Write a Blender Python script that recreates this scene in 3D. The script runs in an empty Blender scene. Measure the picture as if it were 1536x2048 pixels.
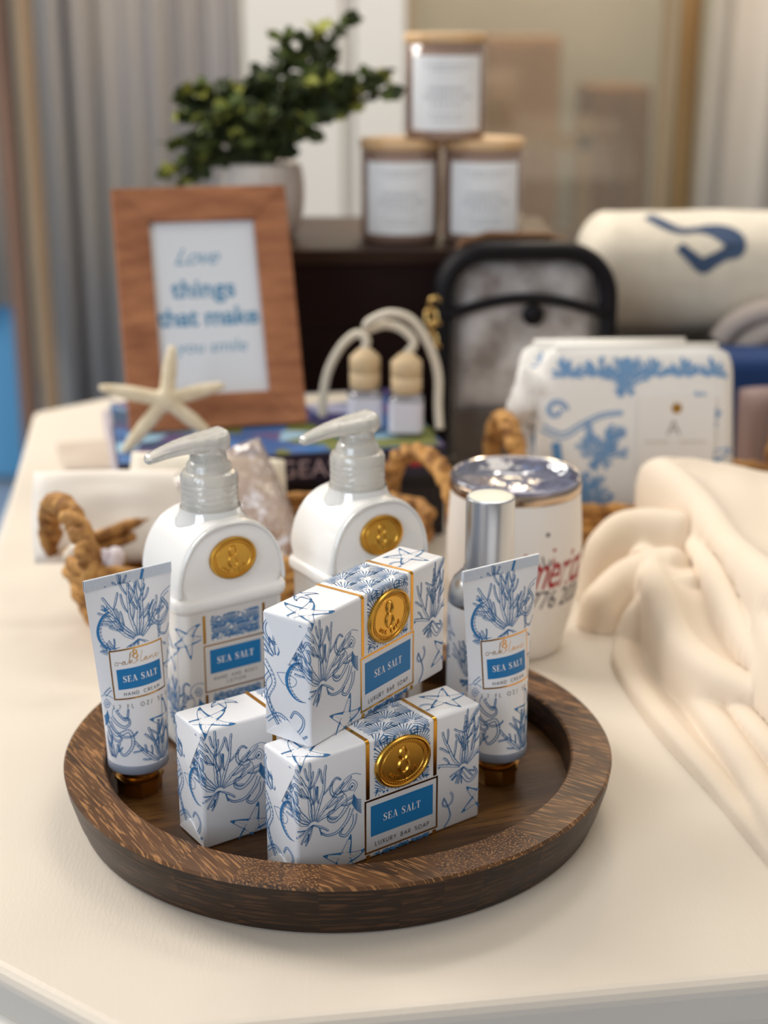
import bpy, math, random
from math import sin, cos, pi, sqrt, atan2, hypot
from mathutils import Vector, noise
S = bpy.context.scene
C = S.collection

# ------------------------------------------------------------------ camera, light, exposure
cam = bpy.data.objects.new('camera', bpy.data.cameras.new('camera')); C.objects.link(cam)
cam.location = (0.025, -0.7511, 0.4111)
cam.rotation_euler = (pi/2 - 0.3188, 0, 0)
cam.data.sensor_fit = 'VERTICAL'; cam.data.sensor_height = 36; cam.data.sensor_width = 27
cam.data.lens = 36*3000/2048
cam.data.clip_start = 0.05; cam.data.clip_end = 30
cam.data.dof.use_dof = True
cam.data.dof.focus_distance = 0.735
cam.data.dof.aperture_fstop = 5.4
S.camera = cam
S.view_settings.view_transform = 'Standard'
S.view_settings.look = 'None'
S.view_settings.gamma = 1.0
S.view_settings.use_curve_mapping = False
S.view_settings.exposure = 0.0

def lin(r, g, b):
    f = lambda c: (c/255/12.92) if c/255 <= .04045 else ((c/255+.055)/1.055)**2.4
    return (f(r), f(g), f(b), 1.0)

W = bpy.data.worlds.new('room_light'); S.world = W; W.use_nodes = True
wn = W.node_tree.nodes; wl = W.node_tree.links
bg = wn['Background']
tc = wn.new('ShaderNodeTexCoord'); sx = wn.new('ShaderNodeSeparateXYZ')
rp = wn.new('ShaderNodeValToRGB'); mr = wn.new('ShaderNodeMapRange')
wl.new(tc.outputs['Generated'], sx.inputs[0]); wl.new(sx.outputs['Z'], mr.inputs['Value'])
mr.inputs['From Min'].default_value = -1; mr.inputs['From Max'].default_value = 1
wl.new(mr.outputs[0], rp.inputs[0])
rp.color_ramp.elements[0].position = 0.40; rp.color_ramp.elements[0].color = (.30, .24, .19, 1)
rp.color_ramp.elements[1].position = 0.80; rp.color_ramp.elements[1].color = (1.0, .93, .82, 1)
e = rp.color_ramp.elements.new(0.52); e.color = (.52, .53, .58, 1)
wl.new(rp.outputs[0], bg.inputs[0]); bg.inputs[1].default_value = 0.50

def area(name, loc, target, size, energy, col, size_y=None):
    l = bpy.data.lights.new(name, 'AREA'); l.energy = energy; l.color = col; l.size = size
    if size_y: l.shape = 'RECTANGLE'; l.size_y = size_y
    o = bpy.data.objects.new(name, l); C.objects.link(o); o.location = loc
    o.rotation_euler = (Vector(target)-Vector(loc)).to_track_quat('-Z', 'Y').to_euler()
    return o
area('window_daylight', (-2.3, 1.5, 2.1), (0, 0.1, 0), 1.4, 96, (1.0, .95, .88), 1.4)
area('doorway_daylight', (-2.0, -2.8, 1.5), (0, 0.2, 0.1), 1.8, 50, (.76, .87, 1.0), 1.8)
area('ceiling_lamp', (0.7, 0.3, 1.9), (0.1, 0.2, 0), 0.8, 6, (1.0, .90, .76), 0.8)
area('back_fill_light', (0.3, 1.8, 2.0), (0.2, 3.0, 0.1), 0.9, 36, (1.0, .93, .84), 0.9)  # unseen fill light, added to brighten the wall and curtains
area('far_fill_light', (0.5, 3.9, 1.7), (0.4, 3.9, 0), 0.5, 26, (1.0, .82, .58), 0.5)  # unseen warm fill, added to light the room behind the glass

# ------------------------------------------------------------------ materials
MATS = {}
def mat(name, col, rough=.5, metal=0, spec=.5, col2=None, nscale=20, stretch=(1,1,1), bump=0, bscale=200,
        trans=0, ior=1.45, coat=0, alpha=1, sss=0, detail=3, mid=.5, soft=.2, sheen=0, coords='Object'):
    if name in MATS: return MATS[name]
    m = bpy.data.materials.new(name); m.use_nodes = True
    n = m.node_tree.nodes; l = m.node_tree.links; p = n['Principled BSDF']
    p.inputs['Base Color'].default_value = col
    p.inputs['Roughness'].default_value = rough; p.inputs['Metallic'].default_value = metal
    p.inputs['Specular IOR Level'].default_value = spec
    p.inputs['IOR'].default_value = ior
    p.inputs['Transmission Weight'].default_value = trans
    p.inputs['Coat Weight'].default_value = coat; p.inputs['Alpha'].default_value = alpha
    p.inputs['Sheen Weight'].default_value = sheen
    if sss:
        p.inputs['Subsurface Weight'].default_value = sss
        p.inputs['Subsurface Radius'].default_value = (.01, .008, .006)
        p.inputs['Subsurface Scale'].default_value = .5
    t = n.new('ShaderNodeTexCoord'); mp = n.new('ShaderNodeMapping'); mp.inputs['Scale'].default_value = stretch
    l.new(t.outputs[coords], mp.inputs[0])
    if col2 is not None:
        nz = n.new('ShaderNodeTexNoise'); nz.inputs['Scale'].default_value = nscale; nz.inputs['Detail'].default_value = detail
        l.new(mp.outputs[0], nz.inputs['Vector'])
        r = n.new('ShaderNodeValToRGB'); l.new(nz.outputs[0], r.inputs[0])
        r.color_ramp.elements[0].position = mid-soft; r.color_ramp.elements[0].color = col
        r.color_ramp.elements[1].position = mid+soft; r.color_ramp.elements[1].color = col2
        l.new(r.outputs[0], p.inputs['Base Color'])
    if bump:
        nb = n.new('ShaderNodeTexNoise'); nb.inputs['Scale'].default_value = bscale; nb.inputs['Detail'].default_value = 2
        l.new(mp.outputs[0], nb.inputs['Vector'])
        b = n.new('ShaderNodeBump'); b.inputs['Strength'].default_value = bump; b.inputs['Distance'].default_value = .001
        l.new(nb.outputs[0], b.inputs['Height']); l.new(b.outputs[0], p.inputs['Normal'])
    MATS[name] = m
    return m
def clear_mat(name, tint, gloss=.15, body=.25, rough=.08, bcol=(.8,.8,.8,1), bump=0, bscale=60):
    'thin clear plastic or glass: see-through + a share of body colour + gloss'
    if name in MATS: return MATS[name]
    m = bpy.data.materials.new(name); m.use_nodes = True
    n = m.node_tree.nodes; l = m.node_tree.links; n.remove(n['Principled BSDF']); out = n['Material Output']
    tr = n.new('ShaderNodeBsdfTransparent'); tr.inputs[0].default_value = tint
    df = n.new('ShaderNodeBsdfDiffuse'); df.inputs[0].default_value = bcol
    gl = n.new('ShaderNodeBsdfGlossy'); gl.inputs['Roughness'].default_value = rough; gl.inputs[0].default_value = (1,1,1,1)
    a = n.new('ShaderNodeMixShader'); a.inputs[0].default_value = body
    l.new(tr.outputs[0], a.inputs[1]); l.new(df.outputs[0], a.inputs[2])
    fr = n.new('ShaderNodeFresnel'); fr.inputs[0].default_value = 1.45
    ad = n.new('ShaderNodeMath'); ad.operation = 'ADD'; ad.inputs[1].default_value = gloss; ad.use_clamp = True
    l.new(fr.outputs[0], ad.inputs[0])
    b = n.new('ShaderNodeMixShader'); l.new(ad.outputs[0], b.inputs[0]); l.new(a.outputs[0], b.inputs[1]); l.new(gl.outputs[0], b.inputs[2])
    l.new(b.outputs[0], out.inputs[0])
    if bump:
        nb = n.new('ShaderNodeTexNoise'); nb.inputs['Scale'].default_value = bscale
        tcn = n.new('ShaderNodeTexCoord'); l.new(tcn.outputs['Object'], nb.inputs['Vector'])
        bb = n.new('ShaderNodeBump'); bb.inputs['Strength'].default_value = bump; bb.inputs['Distance'].default_value = .01
        l.new(nb.outputs[0], bb.inputs['Height']); l.new(bb.outputs[0], gl.inputs['Normal']); l.new(bb.outputs[0], fr.inputs['Normal'])
    MATS[name] = m
    return m

M_paper = mat('white_coated_paper', lin(240,240,243), .32, spec=.5, bump=.06, bscale=60)
M_blue = mat('blue_ink', lin(70,122,172), .45, spec=.3)
M_blueD = mat('deep_blue_ink', lin(56,124,180), .45, spec=.3)
M_lab = mat('label_blue', lin(38,122,182), .4, spec=.3)
M_white = mat('white_print', lin(248,248,248), .4)
M_dark = mat('dark_print', lin(52,48,60), .5)
M_gold = mat('gold_foil', lin(214,158,62), .2, metal=1)
M_seal = mat('gold_seal_metal', lin(214,164,72), .30, metal=1)
M_brass = mat('brass_cap_metal', lin(176,128,62), .24, metal=1)
M_lotion = mat('white_lotion_plastic', lin(243,241,238), .22, spec=.5, coat=.5, sss=.15)
M_clear = clear_mat('clear_pump_plastic', (1,.99,.97,1), gloss=.05, body=.46, rough=.12, bcol=(1,.97,.90,1), bump=.12, bscale=260)
M_clear2 = clear_mat('clear_bottle_edge', (1,1,1,1), gloss=.15, body=.8, rough=.06, bcol=(.95,.95,.93,1))
M_shoulder = mat('grey_plastic_shoulder', lin(140,146,160), .4)
M_tabletop = mat('cream_tabletop_paint', lin(219,208,194), .42, col2=lin(226,216,202), nscale=9, bump=.12, bscale=500, stretch=(1,.25,1))
M_tabletop2 = mat('white_table_edge_paint', lin(243,238,230), .5)

# ------------------------------------------------------------------ mesh helpers
def link(name, V, F, mats, parent=None, smooth=True, fm=None, tag_=None, loc=None, rot=None):
    me = bpy.data.meshes.new(name); me.from_pydata([tuple(v) for v in V], [], F)
    for m in (mats if isinstance(mats, (list, tuple)) else [mats]): me.materials.append(m)
    if fm: me.polygons.foreach_set('material_index', fm)
    if smooth: me.polygons.foreach_set('use_smooth', [True]*len(me.polygons))
    me.update()
    o = bpy.data.objects.new(name, me); C.objects.link(o)
    if parent: o.parent = parent
    if loc: o.location = loc
    if rot: o.rotation_euler = rot
    return o
def tag(o, label=None, cat=None, group=None, kind=None):
    for k, v in (('label', label), ('category', cat), ('group', group), ('kind', kind)):
        if v: o[k] = v
    return o
def thing(name, label, cat, loc=(0,0,0), rz=0, group=None, rot=None):
    o = bpy.data.objects.new(name, None); C.objects.link(o); o.location = loc
    o.rotation_euler = rot if rot else (0, 0, rz); o.empty_display_size = .02
    return tag(o, label, cat, group)
def structure(o): o['kind'] = 'structure'; return o
def copy_tree(o, parent=None):
    c = o.copy(); C.objects.link(c)
    if parent: c.parent = parent
    for ch in list(o.children): copy_tree(ch, c)
    return c
class MB:
    def __init__(s): s.V = []; s.F = []; s.M = []
    def add(s, V, F, m=0):
        k = len(s.V); s.V += [tuple(v) for v in V]; s.F += [tuple(i+k for i in f) for f in F]; s.M += [m]*len(F)
    def box(s, a, b, m=0):
        x0,y0,z0 = a; x1,y1,z1 = b
        V = [(x0,y0,z0),(x1,y0,z0),(x1,y1,z0),(x0,y1,z0),(x0,y0,z1),(x1,y0,z1),(x1,y1,z1),(x0,y1,z1)]
        s.add(V, [(3,2,1,0),(4,5,6,7),(0,1,5,4),(1,2,6,5),(2,3,7,6),(3,0,4,7)], m)
    def loft(s, secs, m=0, cap=True, closed=False):
        n = len(secs[0]); k = len(s.V); F = []
        for i in range(len(secs)-(0 if closed else 1)):
            i2 = (i+1) % len(secs)
            for j in range(n):
                j2 = (j+1) % n
                F.append((i*n+j, i*n+j2, i2*n+j2, i2*n+j))
        V = [v for sec in secs for v in sec]
        if cap and not closed:
            F.append(tuple(range(n-1, -1, -1))); F.append(tuple((len(secs)-1)*n+j for j in range(n)))
        s.add(V, F, m)
    def lathe(s, prof, n=48, m=0, c=(0,0), cap=True):
        s.loft([[(c[0]+r*cos(2*pi*j/n), c[1]+r*sin(2*pi*j/n), z) for j in range(n)] for r, z in prof], m, cap)
    def tube(s, pts, r, n=10, m=0, closed=False, flat=1.0, cap=True):
        pts = [Vector(p) for p in pts]; N = len(pts); secs = []
        up = None
        for i, p in enumerate(pts):
            if closed: t = pts[(i+1) % N]-pts[i-1]
            else: t = pts[min(i+1, N-1)]-pts[max(i-1, 0)]
            t.normalize()
            if up is None:
                up = Vector((0,0,1)) if abs(t.z) < .9 else Vector((1,0,0))
            up = (up - t*up.dot(t)); up.normalize() if up.length > 1e-6 else None
            sd = t.cross(up); rr = r[i] if isinstance(r, (list, tuple)) else r
            secs.append([p + up*(rr*flat*cos(2*pi*j/n)) + sd*(rr*sin(2*pi*j/n)) for j in range(n)])
        s.loft(secs, m, cap, closed)
    def ball(s, c, r, m=0, n=10, k=6):
        if not isinstance(r, (list, tuple)): r = (r, r, r)
        s.loft([[(c[0]+r[0]*sin(a)*cos(2*pi*j/n), c[1]+r[1]*sin(a)*sin(2*pi*j/n), c[2]-r[2]*cos(a)) for j in range(n)]
                for a in [pi*(i+.25)/(k+.5) for i in range(k+1)]], m)
    def obj(s, name, mats, parent=None, smooth=True, **k):
        return link(name, s.V, s.F, mats, parent, smooth, s.M, **k)
def bevel(o, w=.002, seg=3, angle=.6):
    b = o.modifiers.new('bevel', 'BEVEL'); b.width = w; b.segments = seg; b.limit_method = 'ANGLE'; b.angle_limit = angle
    return o
def split_edges(o, ang=.7):
    b = o.modifiers.new('edges', 'EDGE_SPLIT'); b.split_angle = ang; return o
def subsurf(o, n=1):
    b = o.modifiers.new('sub', 'SUBSURF'); b.levels = n; b.render_levels = n; return o
def rrect(w, d, r, z, n=6, cx=0, cy=0):
    r = min(r, w/2-1e-5, d/2-1e-5); P = []
    for qx, qy, a0 in ((1,1,0), (-1,1,pi/2), (-1,-1,pi), (1,-1,3*pi/2)):
        for i in range(n+1):
            a = a0 + pi/2*i/n
            P.append((cx+qx*(w/2-r)+r*cos(a), cy+qy*(d/2-r)+r*sin(a), z))
    return P
def smooth_path(P, n=8, closed=False):
    'Catmull-Rom through points (any dimension)'
    out = []; N = len(P); rng = range(N if closed else N-1)
    g = (lambda i: P[i % N]) if closed else (lambda i: P[max(0, min(N-1, i))])
    for i in rng:
        a, b, c, d = g(i-1), g(i), g(i+1), g(i+2)
        for k in range(n):
            t = k/n
            out.append(tuple(.5*(2*b[j]+(c[j]-a[j])*t+(2*a[j]-5*b[j]+4*c[j]-d[j])*t*t+(3*b[j]-a[j]-3*c[j]+d[j])*t**3) for j in range(len(b))))
    if not closed: out.append(tuple(P[-1]))
    return out

# ------------------------------------------------------------------ printed line art (in mm, mapped on to surfaces)
class Art:
    def __init__(s, lw=.28): s.P = []; s.lw = lw*1.06
    def line(s, pts, w=None, m=0, closed=False, dash=None, step=.9):
        w = w or s.lw; Q = []
        pts = list(pts) + ([pts[0]] if closed else [])
        ws = w if isinstance(w, (list, tuple)) else None
        for i in range(len(pts)-1):
            a, b = pts[i], pts[i+1]; L = hypot(b[0]-a[0], b[1]-a[1]); k = max(1, int(L/step))
            for j in range(k):
                t = j/k; Q.append((a[0]+(b[0]-a[0])*t, a[1]+(b[1]-a[1])*t, (ws[i]+(ws[i+1]-ws[i])*t) if ws else w))
        Q.append((pts[-1][0], pts[-1][1], ws[-1] if ws else w))
        E = []
        for i, q in enumerate(Q):
            a = Q[max(0, i-1)]; b = Q[min(len(Q)-1, i+1)]; dx, dy = b[0]-a[0], b[1]-a[1]; L = hypot(dx, dy) or 1
            nx, ny = -dy/L*q[2]/2, dx/L*q[2]/2
            E.append(((q[0]+nx, q[1]+ny), (q[0]-nx, q[1]-ny)))
        for i in range(len(E)-1):
            if dash and (i // dash[0]) % dash[1] == 0 and dash[1] > 1: continue
            s.P.append(([E[i][0], E[i][1], E[i+1][1], E[i+1][0]], m))
    def poly(s, pts, m=0): s.P.append((list(pts), m))
    def rect(s, x0, y0, x1, y1, m=0, n=1, k=1):
        for i in range(n):
            for j in range(k):
                a, b = x0+(x1-x0)*i/n, x0+(x1-x0)*(i+1)/n; c, d = y0+(y1-y0)*j/k, y0+(y1-y0)*(j+1)/k
                s.P.append(([(a,c),(b,c),(b,d),(a,d)], m))
    def box(s, x0, y0, x1, y1, w, m=0, n=12, k=8):
        s.rect(x0, y0, x1, y0+w, m, n); s.rect(x0, y1-w, x1, y1, m, n)
        s.rect(x0, y0+w, x0+w, y1-w, m, 1, k); s.rect(x1-w, y0+w, x1, y1-w, m, 1, k)
    def dot(s, x, y, r, m=0, n=8): s.P.append(([(x+r*cos(2*pi*i/n), y+r*sin(2*pi*i/n)) for i in range(n)], m))
    def clip(s, ok):
        s.P = [p for p in s.P if ok(sum(q[0] for q in p[0])/len(p[0]), sum(q[1] for q in p[0])/len(p[0]))]; return s
    def join(s, o): s.P += o.P; return s
    def emit(s, mb, mp, off, mofs=0):
        for pts, m in s.P:
            V = [mp(x, y, off) for x, y in pts]
            mb.add(V, [tuple(range(len(V)))], m+mofs)

def branch(A, x, y, ang, L, w, depth, rnd, curve=0):
    ds = 1.5; n = max(3, int(L/ds)); pts = []; a = ang
    for i in range(n+1):
        pts.append((x, y, a)); a += rnd.uniform(-.15, .15)+curve; x += ds*cos(a); y += ds*sin(a)
    lw = A.lw
    for sd in (-1, 1):
        A.line([(p[0]-sin(p[2])*sd*w/2*(1-.35*i/n)*min(1, .35+i/5), p[1]+cos(p[2])*sd*w/2*(1-.35*i/n)*min(1, .35+i/5)) for i, p in enumerate(pts)], lw if sd > 0 else lw*1.6)
    e = pts[-1]; r = w/2*.65
    A.line([(e[0]+r*cos(e[2]-pi/2+pi*i/5), e[1]+r*sin(e[2]-pi/2+pi*i/5)) for i in range(6)], lw)
    for i, p in enumerate(pts):
        if w > .9 and i % 2 == 0:
            q = w*.28*(1 if i % 2 else -1)
            A.line([(p[0]-sin(p[2])*q, p[1]+cos(p[2])*q), (p[0]-sin(p[2])*q*.2+.3*cos(p[2]), p[1]+cos(p[2])*q*.2+.3*sin(p[2]))], lw*.9)
    if depth > 0:
        k = max(1, int(L/7.5)); sd = rnd.choice((-1, 1))
        for j in range(k):
            i = int(n*(.22+.6*(j+.5)/k)); p = pts[min(i, n)]; sd = -sd
            branch(A, p[0]-sin(p[2])*sd*w*.4, p[1]+cos(p[2])*sd*w*.4, p[2]+sd*rnd.uniform(.6, .85), L*rnd.uniform(.26, .38), w*.8, depth-1, rnd, -sd*.075)
def coral(A, x, y, R, n=6, a0=25, a1=165, seed=1, w=1.7, depth=2, down=True):
    rnd = random.Random(seed)
    for i in range(n):
        a = math.radians(a0+(a1-a0)*(i+.5)/n); mid = 1-abs((i+.5)/n-.5)*.7
        branch(A, x+2.6*cos(a), y+2.0*sin(a), a, R*mid*rnd.uniform(.9, 1.08), w, min(depth, 1), rnd, (.016 if a < pi/2 else -.016))
    if down:
        for a in (200, 222, 250, 330): branch(A, x, y, math.radians(a), R*.32, w*.7, 1, rnd)
def starfish_print(A, cx, cy, R, rot=0, seed=0):
    rnd = random.Random(seed); tips = []
    for i in range(5):
        a = rot+2*pi*i/5+rnd.uniform(-.15, .15); cv = rnd.uniform(-.35, .35); n = 8; Ls = []; Rs = []; ctr = []
        rr = R*rnd.uniform(.85, 1.05)
        for k in range(n+1):
            t = k/n; b = a+cv*t*t; hw = R*.20*(1-t)**.8+R*.03*(1-t*.9)
            x, y = cx+cos(b)*(R*.14+rr*.86*t), cy+sin(b)*(R*.14+rr*.86*t)
            ctr.append((x, y)); Ls.append((x-sin(b)*hw, y+cos(b)*hw)); Rs.append((x+sin(b)*hw, y-cos(b)*hw))
        A.line(Ls+Rs[::-1], A.lw*1.1)
        for k in range(n//2, n): A.poly([Ls[k], Ls[k+1], Rs[k+1], Rs[k]], 1) if k > n-3 else None
        for k in range(1, n):
            c = ctr[k]; l = Rs[k]; l2 = Rs[k+1]; c2 = ctr[k+1]
            A.poly([l, l2, ((l2[0]*2+c2[0])/3, (l2[1]*2+c2[1])/3), ((l[0]*1.5+c[0])/2.5, (l[1]*1.5+c[1])/2.5)], 1)
            A.dot(c[0]+rnd.uniform(-.3, .3), c[1]+rnd.uniform(-.3, .3), .2)
def tentacle(A, P, w0=2.4, w1=.5, sm=6, suck=True):
    Q = smooth_path(P, sm); n = len(Q)-1; L = []; R = []
    for i, q in enumerate(Q):
        a = Q[max(0, i-1)]; b = Q[min(n, i+1)]; t = atan2(b[1]-a[1], b[0]-a[0]); w = (w0+(w1-w0)*i/n)/2
        L.append((q[0]-sin(t)*w, q[1]+cos(t)*w)); R.append((q[0]+sin(t)*w, q[1]-cos(t)*w))
    A.line(L, A.lw); A.line(R, A.lw*1.5); A.line([L[-1], R[-1]], A.lw)
    if suck:
        for i in range(0, n):
            f = .5; a = (L[i][0]*f+Q[i][0]*(1-f), L[i][1]*f+Q[i][1]*(1-f)); b = (L[i+1][0]*f+Q[i+1][0]*(1-f), L[i+1][1]*f+Q[i+1][1]*(1-f))
            A.line([(a[0]+(b[0]-a[0])*.2, a[1]+(b[1]-a[1])*.2), (a[0]+(b[0]-a[0])*.75, a[1]+(b[1]-a[1])*.75)], A.lw*1.3)
def curl(cx, cy, r, a0, turns, n=14, shrink=.35):
    return [(cx+r*(1-(1-shrink)*i/n)*cos(a0+turns*2*pi*i/n), cy+r*(1-(1-shrink)*i/n)*sin(a0+turns*2*pi*i/n)) for i in range(n+1)]
def octopus(A, x, y, s=1, f=1):
    'head with eye, hatched body, arms curling away'
    T = lambda P: [(x+f*px*s, y+py*s) for px, py in P]
    A.line(smooth_path(T([(7,9),(2,11),(-4,9),(-6,4),(-3,0),(-2,-4)]), 6), A.lw)
    A.line(smooth_path(T([(-1,4),(1,6),(3,4),(2,1.5),(0,2),(-1,4)]), 6), A.lw*1.2); A.dot(x+f*1.1*s, y+3.8*s, .8*s, 1)
    A.line(smooth_path(T([(-2.5,4),(1,7.8),(4.6,4),(2.4,0)]), 6), A.lw)
    for i in range(9):
        t = i/8; A.line(smooth_path(T([(2-1*t, -1-5*t), (4-.6*t, -4.5-6*t), (7, -6-8*t)]), 5), A.lw*1.5, m=i % 2)
    for P in ([(-1,-5),(-5,-10),(-10,-13),(-14,-11),(-14,-7),(-10,-6)],
              [(1,-9),(-2,-15),(-8,-20),(-15,-20),(-19,-17)],
              [(3,-13),(2,-19),(-3,-24),(-7,-22),(-5,-19)],
              [(-4,2),(-8,1),(-12,4),(-12,9),(-9,12),(-6,10)]):
        tentacle(A, T(P), 2.5*s, .6*s)
def seahorse(A, x, y, s=1, f=1):
    P = [(x+f*px*s, y+py*s) for px, py in [(6,11),(3,9.5),(0,6),(-2,1),(-1.5,-4),(1.5,-8),(5,-10),(8,-10)]]
    Q = smooth_path(P, 5); n = len(Q)-1
    A.line(Q, [.5*s+1.5*s*sin(pi*min(1, (i/n)*1.15))**1.0*(1 if i/n < .87 else .4) for i in range(n+1)], m=1)
    A.line([(q[0]+f*1.9*s, q[1]+.3*s) for q in Q], A.lw)
    for i in range(2, n, 2): A.line([(Q[i][0]+f*.4*s, Q[i][1]), (Q[i][0]+f*2.6*s, Q[i][1]+.4*s)], A.lw)
    for a in (.5, 1.1, 1.8, 2.6):
        A.line([(P[0][0]-f*2*s, P[0][1]+.5*s), (P[0][0]-f*2*s+cos(a)*3*s, P[0][1]+.5*s+sin(a)*3.4*s)], A.lw*2, m=1)
def fan(A, cx, cy, R, a0=20, a1=160, n=17, seed=0, tips=True):
    rnd = random.Random(seed)
    for i in range(n):
        a = math.radians(a0+(a1-a0)*i/(n-1)); b = a+(pi/2-a)*-.18
        r0 = R*rnd.uniform(.12, .4); r1 = R*rnd.uniform(.88, 1)
        P = [(cx+cos(a+(b-a)*t)*(r0+(r1-r0)*t), cy+sin(a+(b-a)*t)*(r0+(r1-r0)*t)) for t in (0, .33, .66, 1)]
        A.line(P, [A.lw*.8, A.lw, A.lw*1.3, A.lw*1.1])
        if i % 2 == 0:
            A.line([P[2], (P[3][0]+rnd.uniform(-.5, .5), P[3][1]+.3)], A.lw*.9)
        if tips and i % 2 == 0:
            x, y = cx+cos(b)*R*.9, cy+sin(b)*R*.9; x2, y2 = cx+cos(b)*R*1.12, cy+sin(b)*R*1.12
            A.line([(x, y), (x2, y2)], R*.085, m=1)
def fans(A, x0, y0, x1, y1, R, seed=0, tipf=lambda y: True):
    rnd = random.Random(seed); y = y0-R*.75; k = 0
    while y < y1+R*.1:
        x = x0-R*.2+(k % 2)*R*.85
        while x < x1+R:
            fan(A, x+rnd.uniform(-.6, .6), y+rnd.uniform(-.5, .5), R, seed=rnd.random(), tips=tipf(y)); x += R*1.55
        y += R*.72; k += 1
    A.clip(lambda px, py: x0 < px < x1 and y0 < py < y1)

# ---- lettering: serif, thin sans and script strokes
SER = {
 'S': (.62, [([(.55,.78),(.5,.92),(.33,1),(.15,.93),(.1,.76),(.2,.6),(.42,.44),(.52,.28),(.46,.08),(.28,0),(.12,.07),(.06,.24)], [.05,.05,.06,.1,.16,.2,.2,.17,.1,.06,.05,.05]), ([(.56,.7),(.56,1)], .04), ([(.05,0),(.05,.3)], .04)]),
 'E': (.66, [([(.16,0),(.16,1)], .17), ([(.02,.98),(.58,.98)], .05), ([(.02,.02),(.6,.02)], .05), ([(.2,.51),(.42,.51)], .05), ([(.57,.98),(.57,.74)], .05), ([(.6,.02),(.6,.28)], .05), ([(.42,.4),(.42,.62)], .05)]),
 'A': (.78, [([(.38,1),(.14,.02)], .05), ([(.36,1),(.64,.02)], .17), ([(.2,.33),(.56,.33)], .05), ([(.02,.02),(.26,.02)], .05), ([(.48,.02),(.8,.02)], .05)]),
 'L': (.62, [([(.16,0),(.16,1)], .17), ([(.02,.98),(.32,.98)], .05), ([(.02,.02),(.58,.02)], .05), ([(.57,.02),(.57,.32)], .05)]),
 'T': (.7, [([(.33,0),(.33,1)], .17), ([(.03,.98),(.63,.98)], .05), ([(.04,.98),(.04,.72)], .05), ([(.62,.98),(.62,.72)], .05), ([(.18,.02),(.48,.02)], .05)]),
 ' ': (.4, [])}
def serif(A, text, cx, cy, h, m=0, sp=.1):
    w = sum(SER[c][0]+sp for c in text)-sp; x = cx-w*h/2; y = cy-h/2
    for c in text:
        for P, t in SER[c][1]:
            A.line([(x+px*h, y+py*h) for px, py in P], [q*h for q in t] if isinstance(t, list) else t*h, m=m, step=.4)
        x += (SER[c][0]+sp)*h
def arc(cx, cy, rx, ry, a0, a1, n=12):
    return [(cx+rx*cos(math.radians(a0+(a1-a0)*i/n)), cy+ry*sin(math.radians(a0+(a1-a0)*i/n))) for i in range(n+1)]
SAN = {
 'L': (.45, [[(0,1),(0,0),(.45,0)]]), 'U': (.65, [[(0,1),(0,.32)]+arc(.325,.32,.325,.32,180,360)+[(.65,1)]]),
 'X': (.6, [[(0,0),(.6,1)], [(0,1),(.6,0)]]), 'R': (.55, [[(0,0),(0,1),(.25,1)]+arc(.25,.76,.26,.24,90,-90)+[(0,.52)], [(.22,.52),(.55,0)]]),
 'Y': (.6, [[(0,1),(.3,.48),(.6,1)], [(.3,.48),(.3,0)]]), 'B': (.5, [[(0,0),(0,1),(.22,1)]+arc(.22,.77,.22,.23,90,-90)+[(0,.54)], [(.22,.54)]+arc(.25,.27,.25,.27,90,-90)+[(0,0)]]),
 'A': (.7, [[(0,0),(.35,1),(.7,0)], [(.13,.35),(.57,.35)]]), 'S': (.45, [arc(.22,.76,.2,.24,40,250)+arc(.22,.27,.22,.26,80,-150)]),
 'O': (.9, [arc(.45,.5,.45,.5,0,360,24)]), 'P': (.5, [[(0,0),(0,1),(.24,1)]+arc(.24,.74,.26,.26,90,-90)+[(0,.48)]]),
 'H': (.65, [[(0,0),(0,1)], [(.65,0),(.65,1)], [(0,.52),(.65,.52)]]), 'N': (.7, [[(0,0),(0,1),(.7,0),(.7,1)]]),
 'D': (.72, [[(0,0),(0,1),(.22,1)]+arc(.22,.5,.5,.5,90,-90,16)+[(0,0)]]), 'C': (.8, [arc(.48,.5,.48,.5,45,315,18)]),
 'E': (.45, [[(.45,1),(0,1),(0,0),(.45,0)], [(0,.52),(.4,.52)]]), 'M': (.85, [[(0,0),(.1,1),(.425,.2),(.75,1),(.85,0)]]),
 'F': (.45, [[(.45,1),(0,1),(0,0)], [(0,.52),(.4,.52)]]), 'Z': (.6, [[(0,1),(.6,1),(0,0),(.6,0)]]), 'T': (.6, [[(0,1),(.6,1)], [(.3,1),(.3,0)]]),
 'I': (.05, [[(0,0),(0,1)]]), 'G': (.85, [arc(.48,.5,.48,.5,45,360,18)+[(.55,.5)]]), 'K': (.6, [[(0,0),(0,1)], [(.55,1),(0,.42)], [(.2,.6),(.6,0)]]),
 '1': (.3, [[(0,.8),(.22,1),(.22,0)]]), '7': (.5, [[(0,1),(.5,1),(.15,0)]]), '.': (.1, [[(0,0),(.1,0),(.1,.1)]]), '/': (.4, [[(0,-.05),(.35,1.05)]]),
 '5': (.5, [[(.48,1),(.08,1),(.03,.55)]+arc(.2,.32,.28,.32,110,-140)]), '0': (.6, [arc(.3,.5,.3,.5,0,360,20)]),
 ' ': (.5, [])}
def sans(A, text, cx, cy, h, m=0, sp=.45, w=.1):
    tw = sum(SAN[c][0]+sp for c in text)-sp; x = cx-tw*h/2; y = cy-h/2
    for c in text:
        for P in SAN[c][1]: A.line([(x+px*h, y+py*h) for px, py in P], w*h, m=m, step=.5)
        x += (SAN[c][0]+sp)*h
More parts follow.
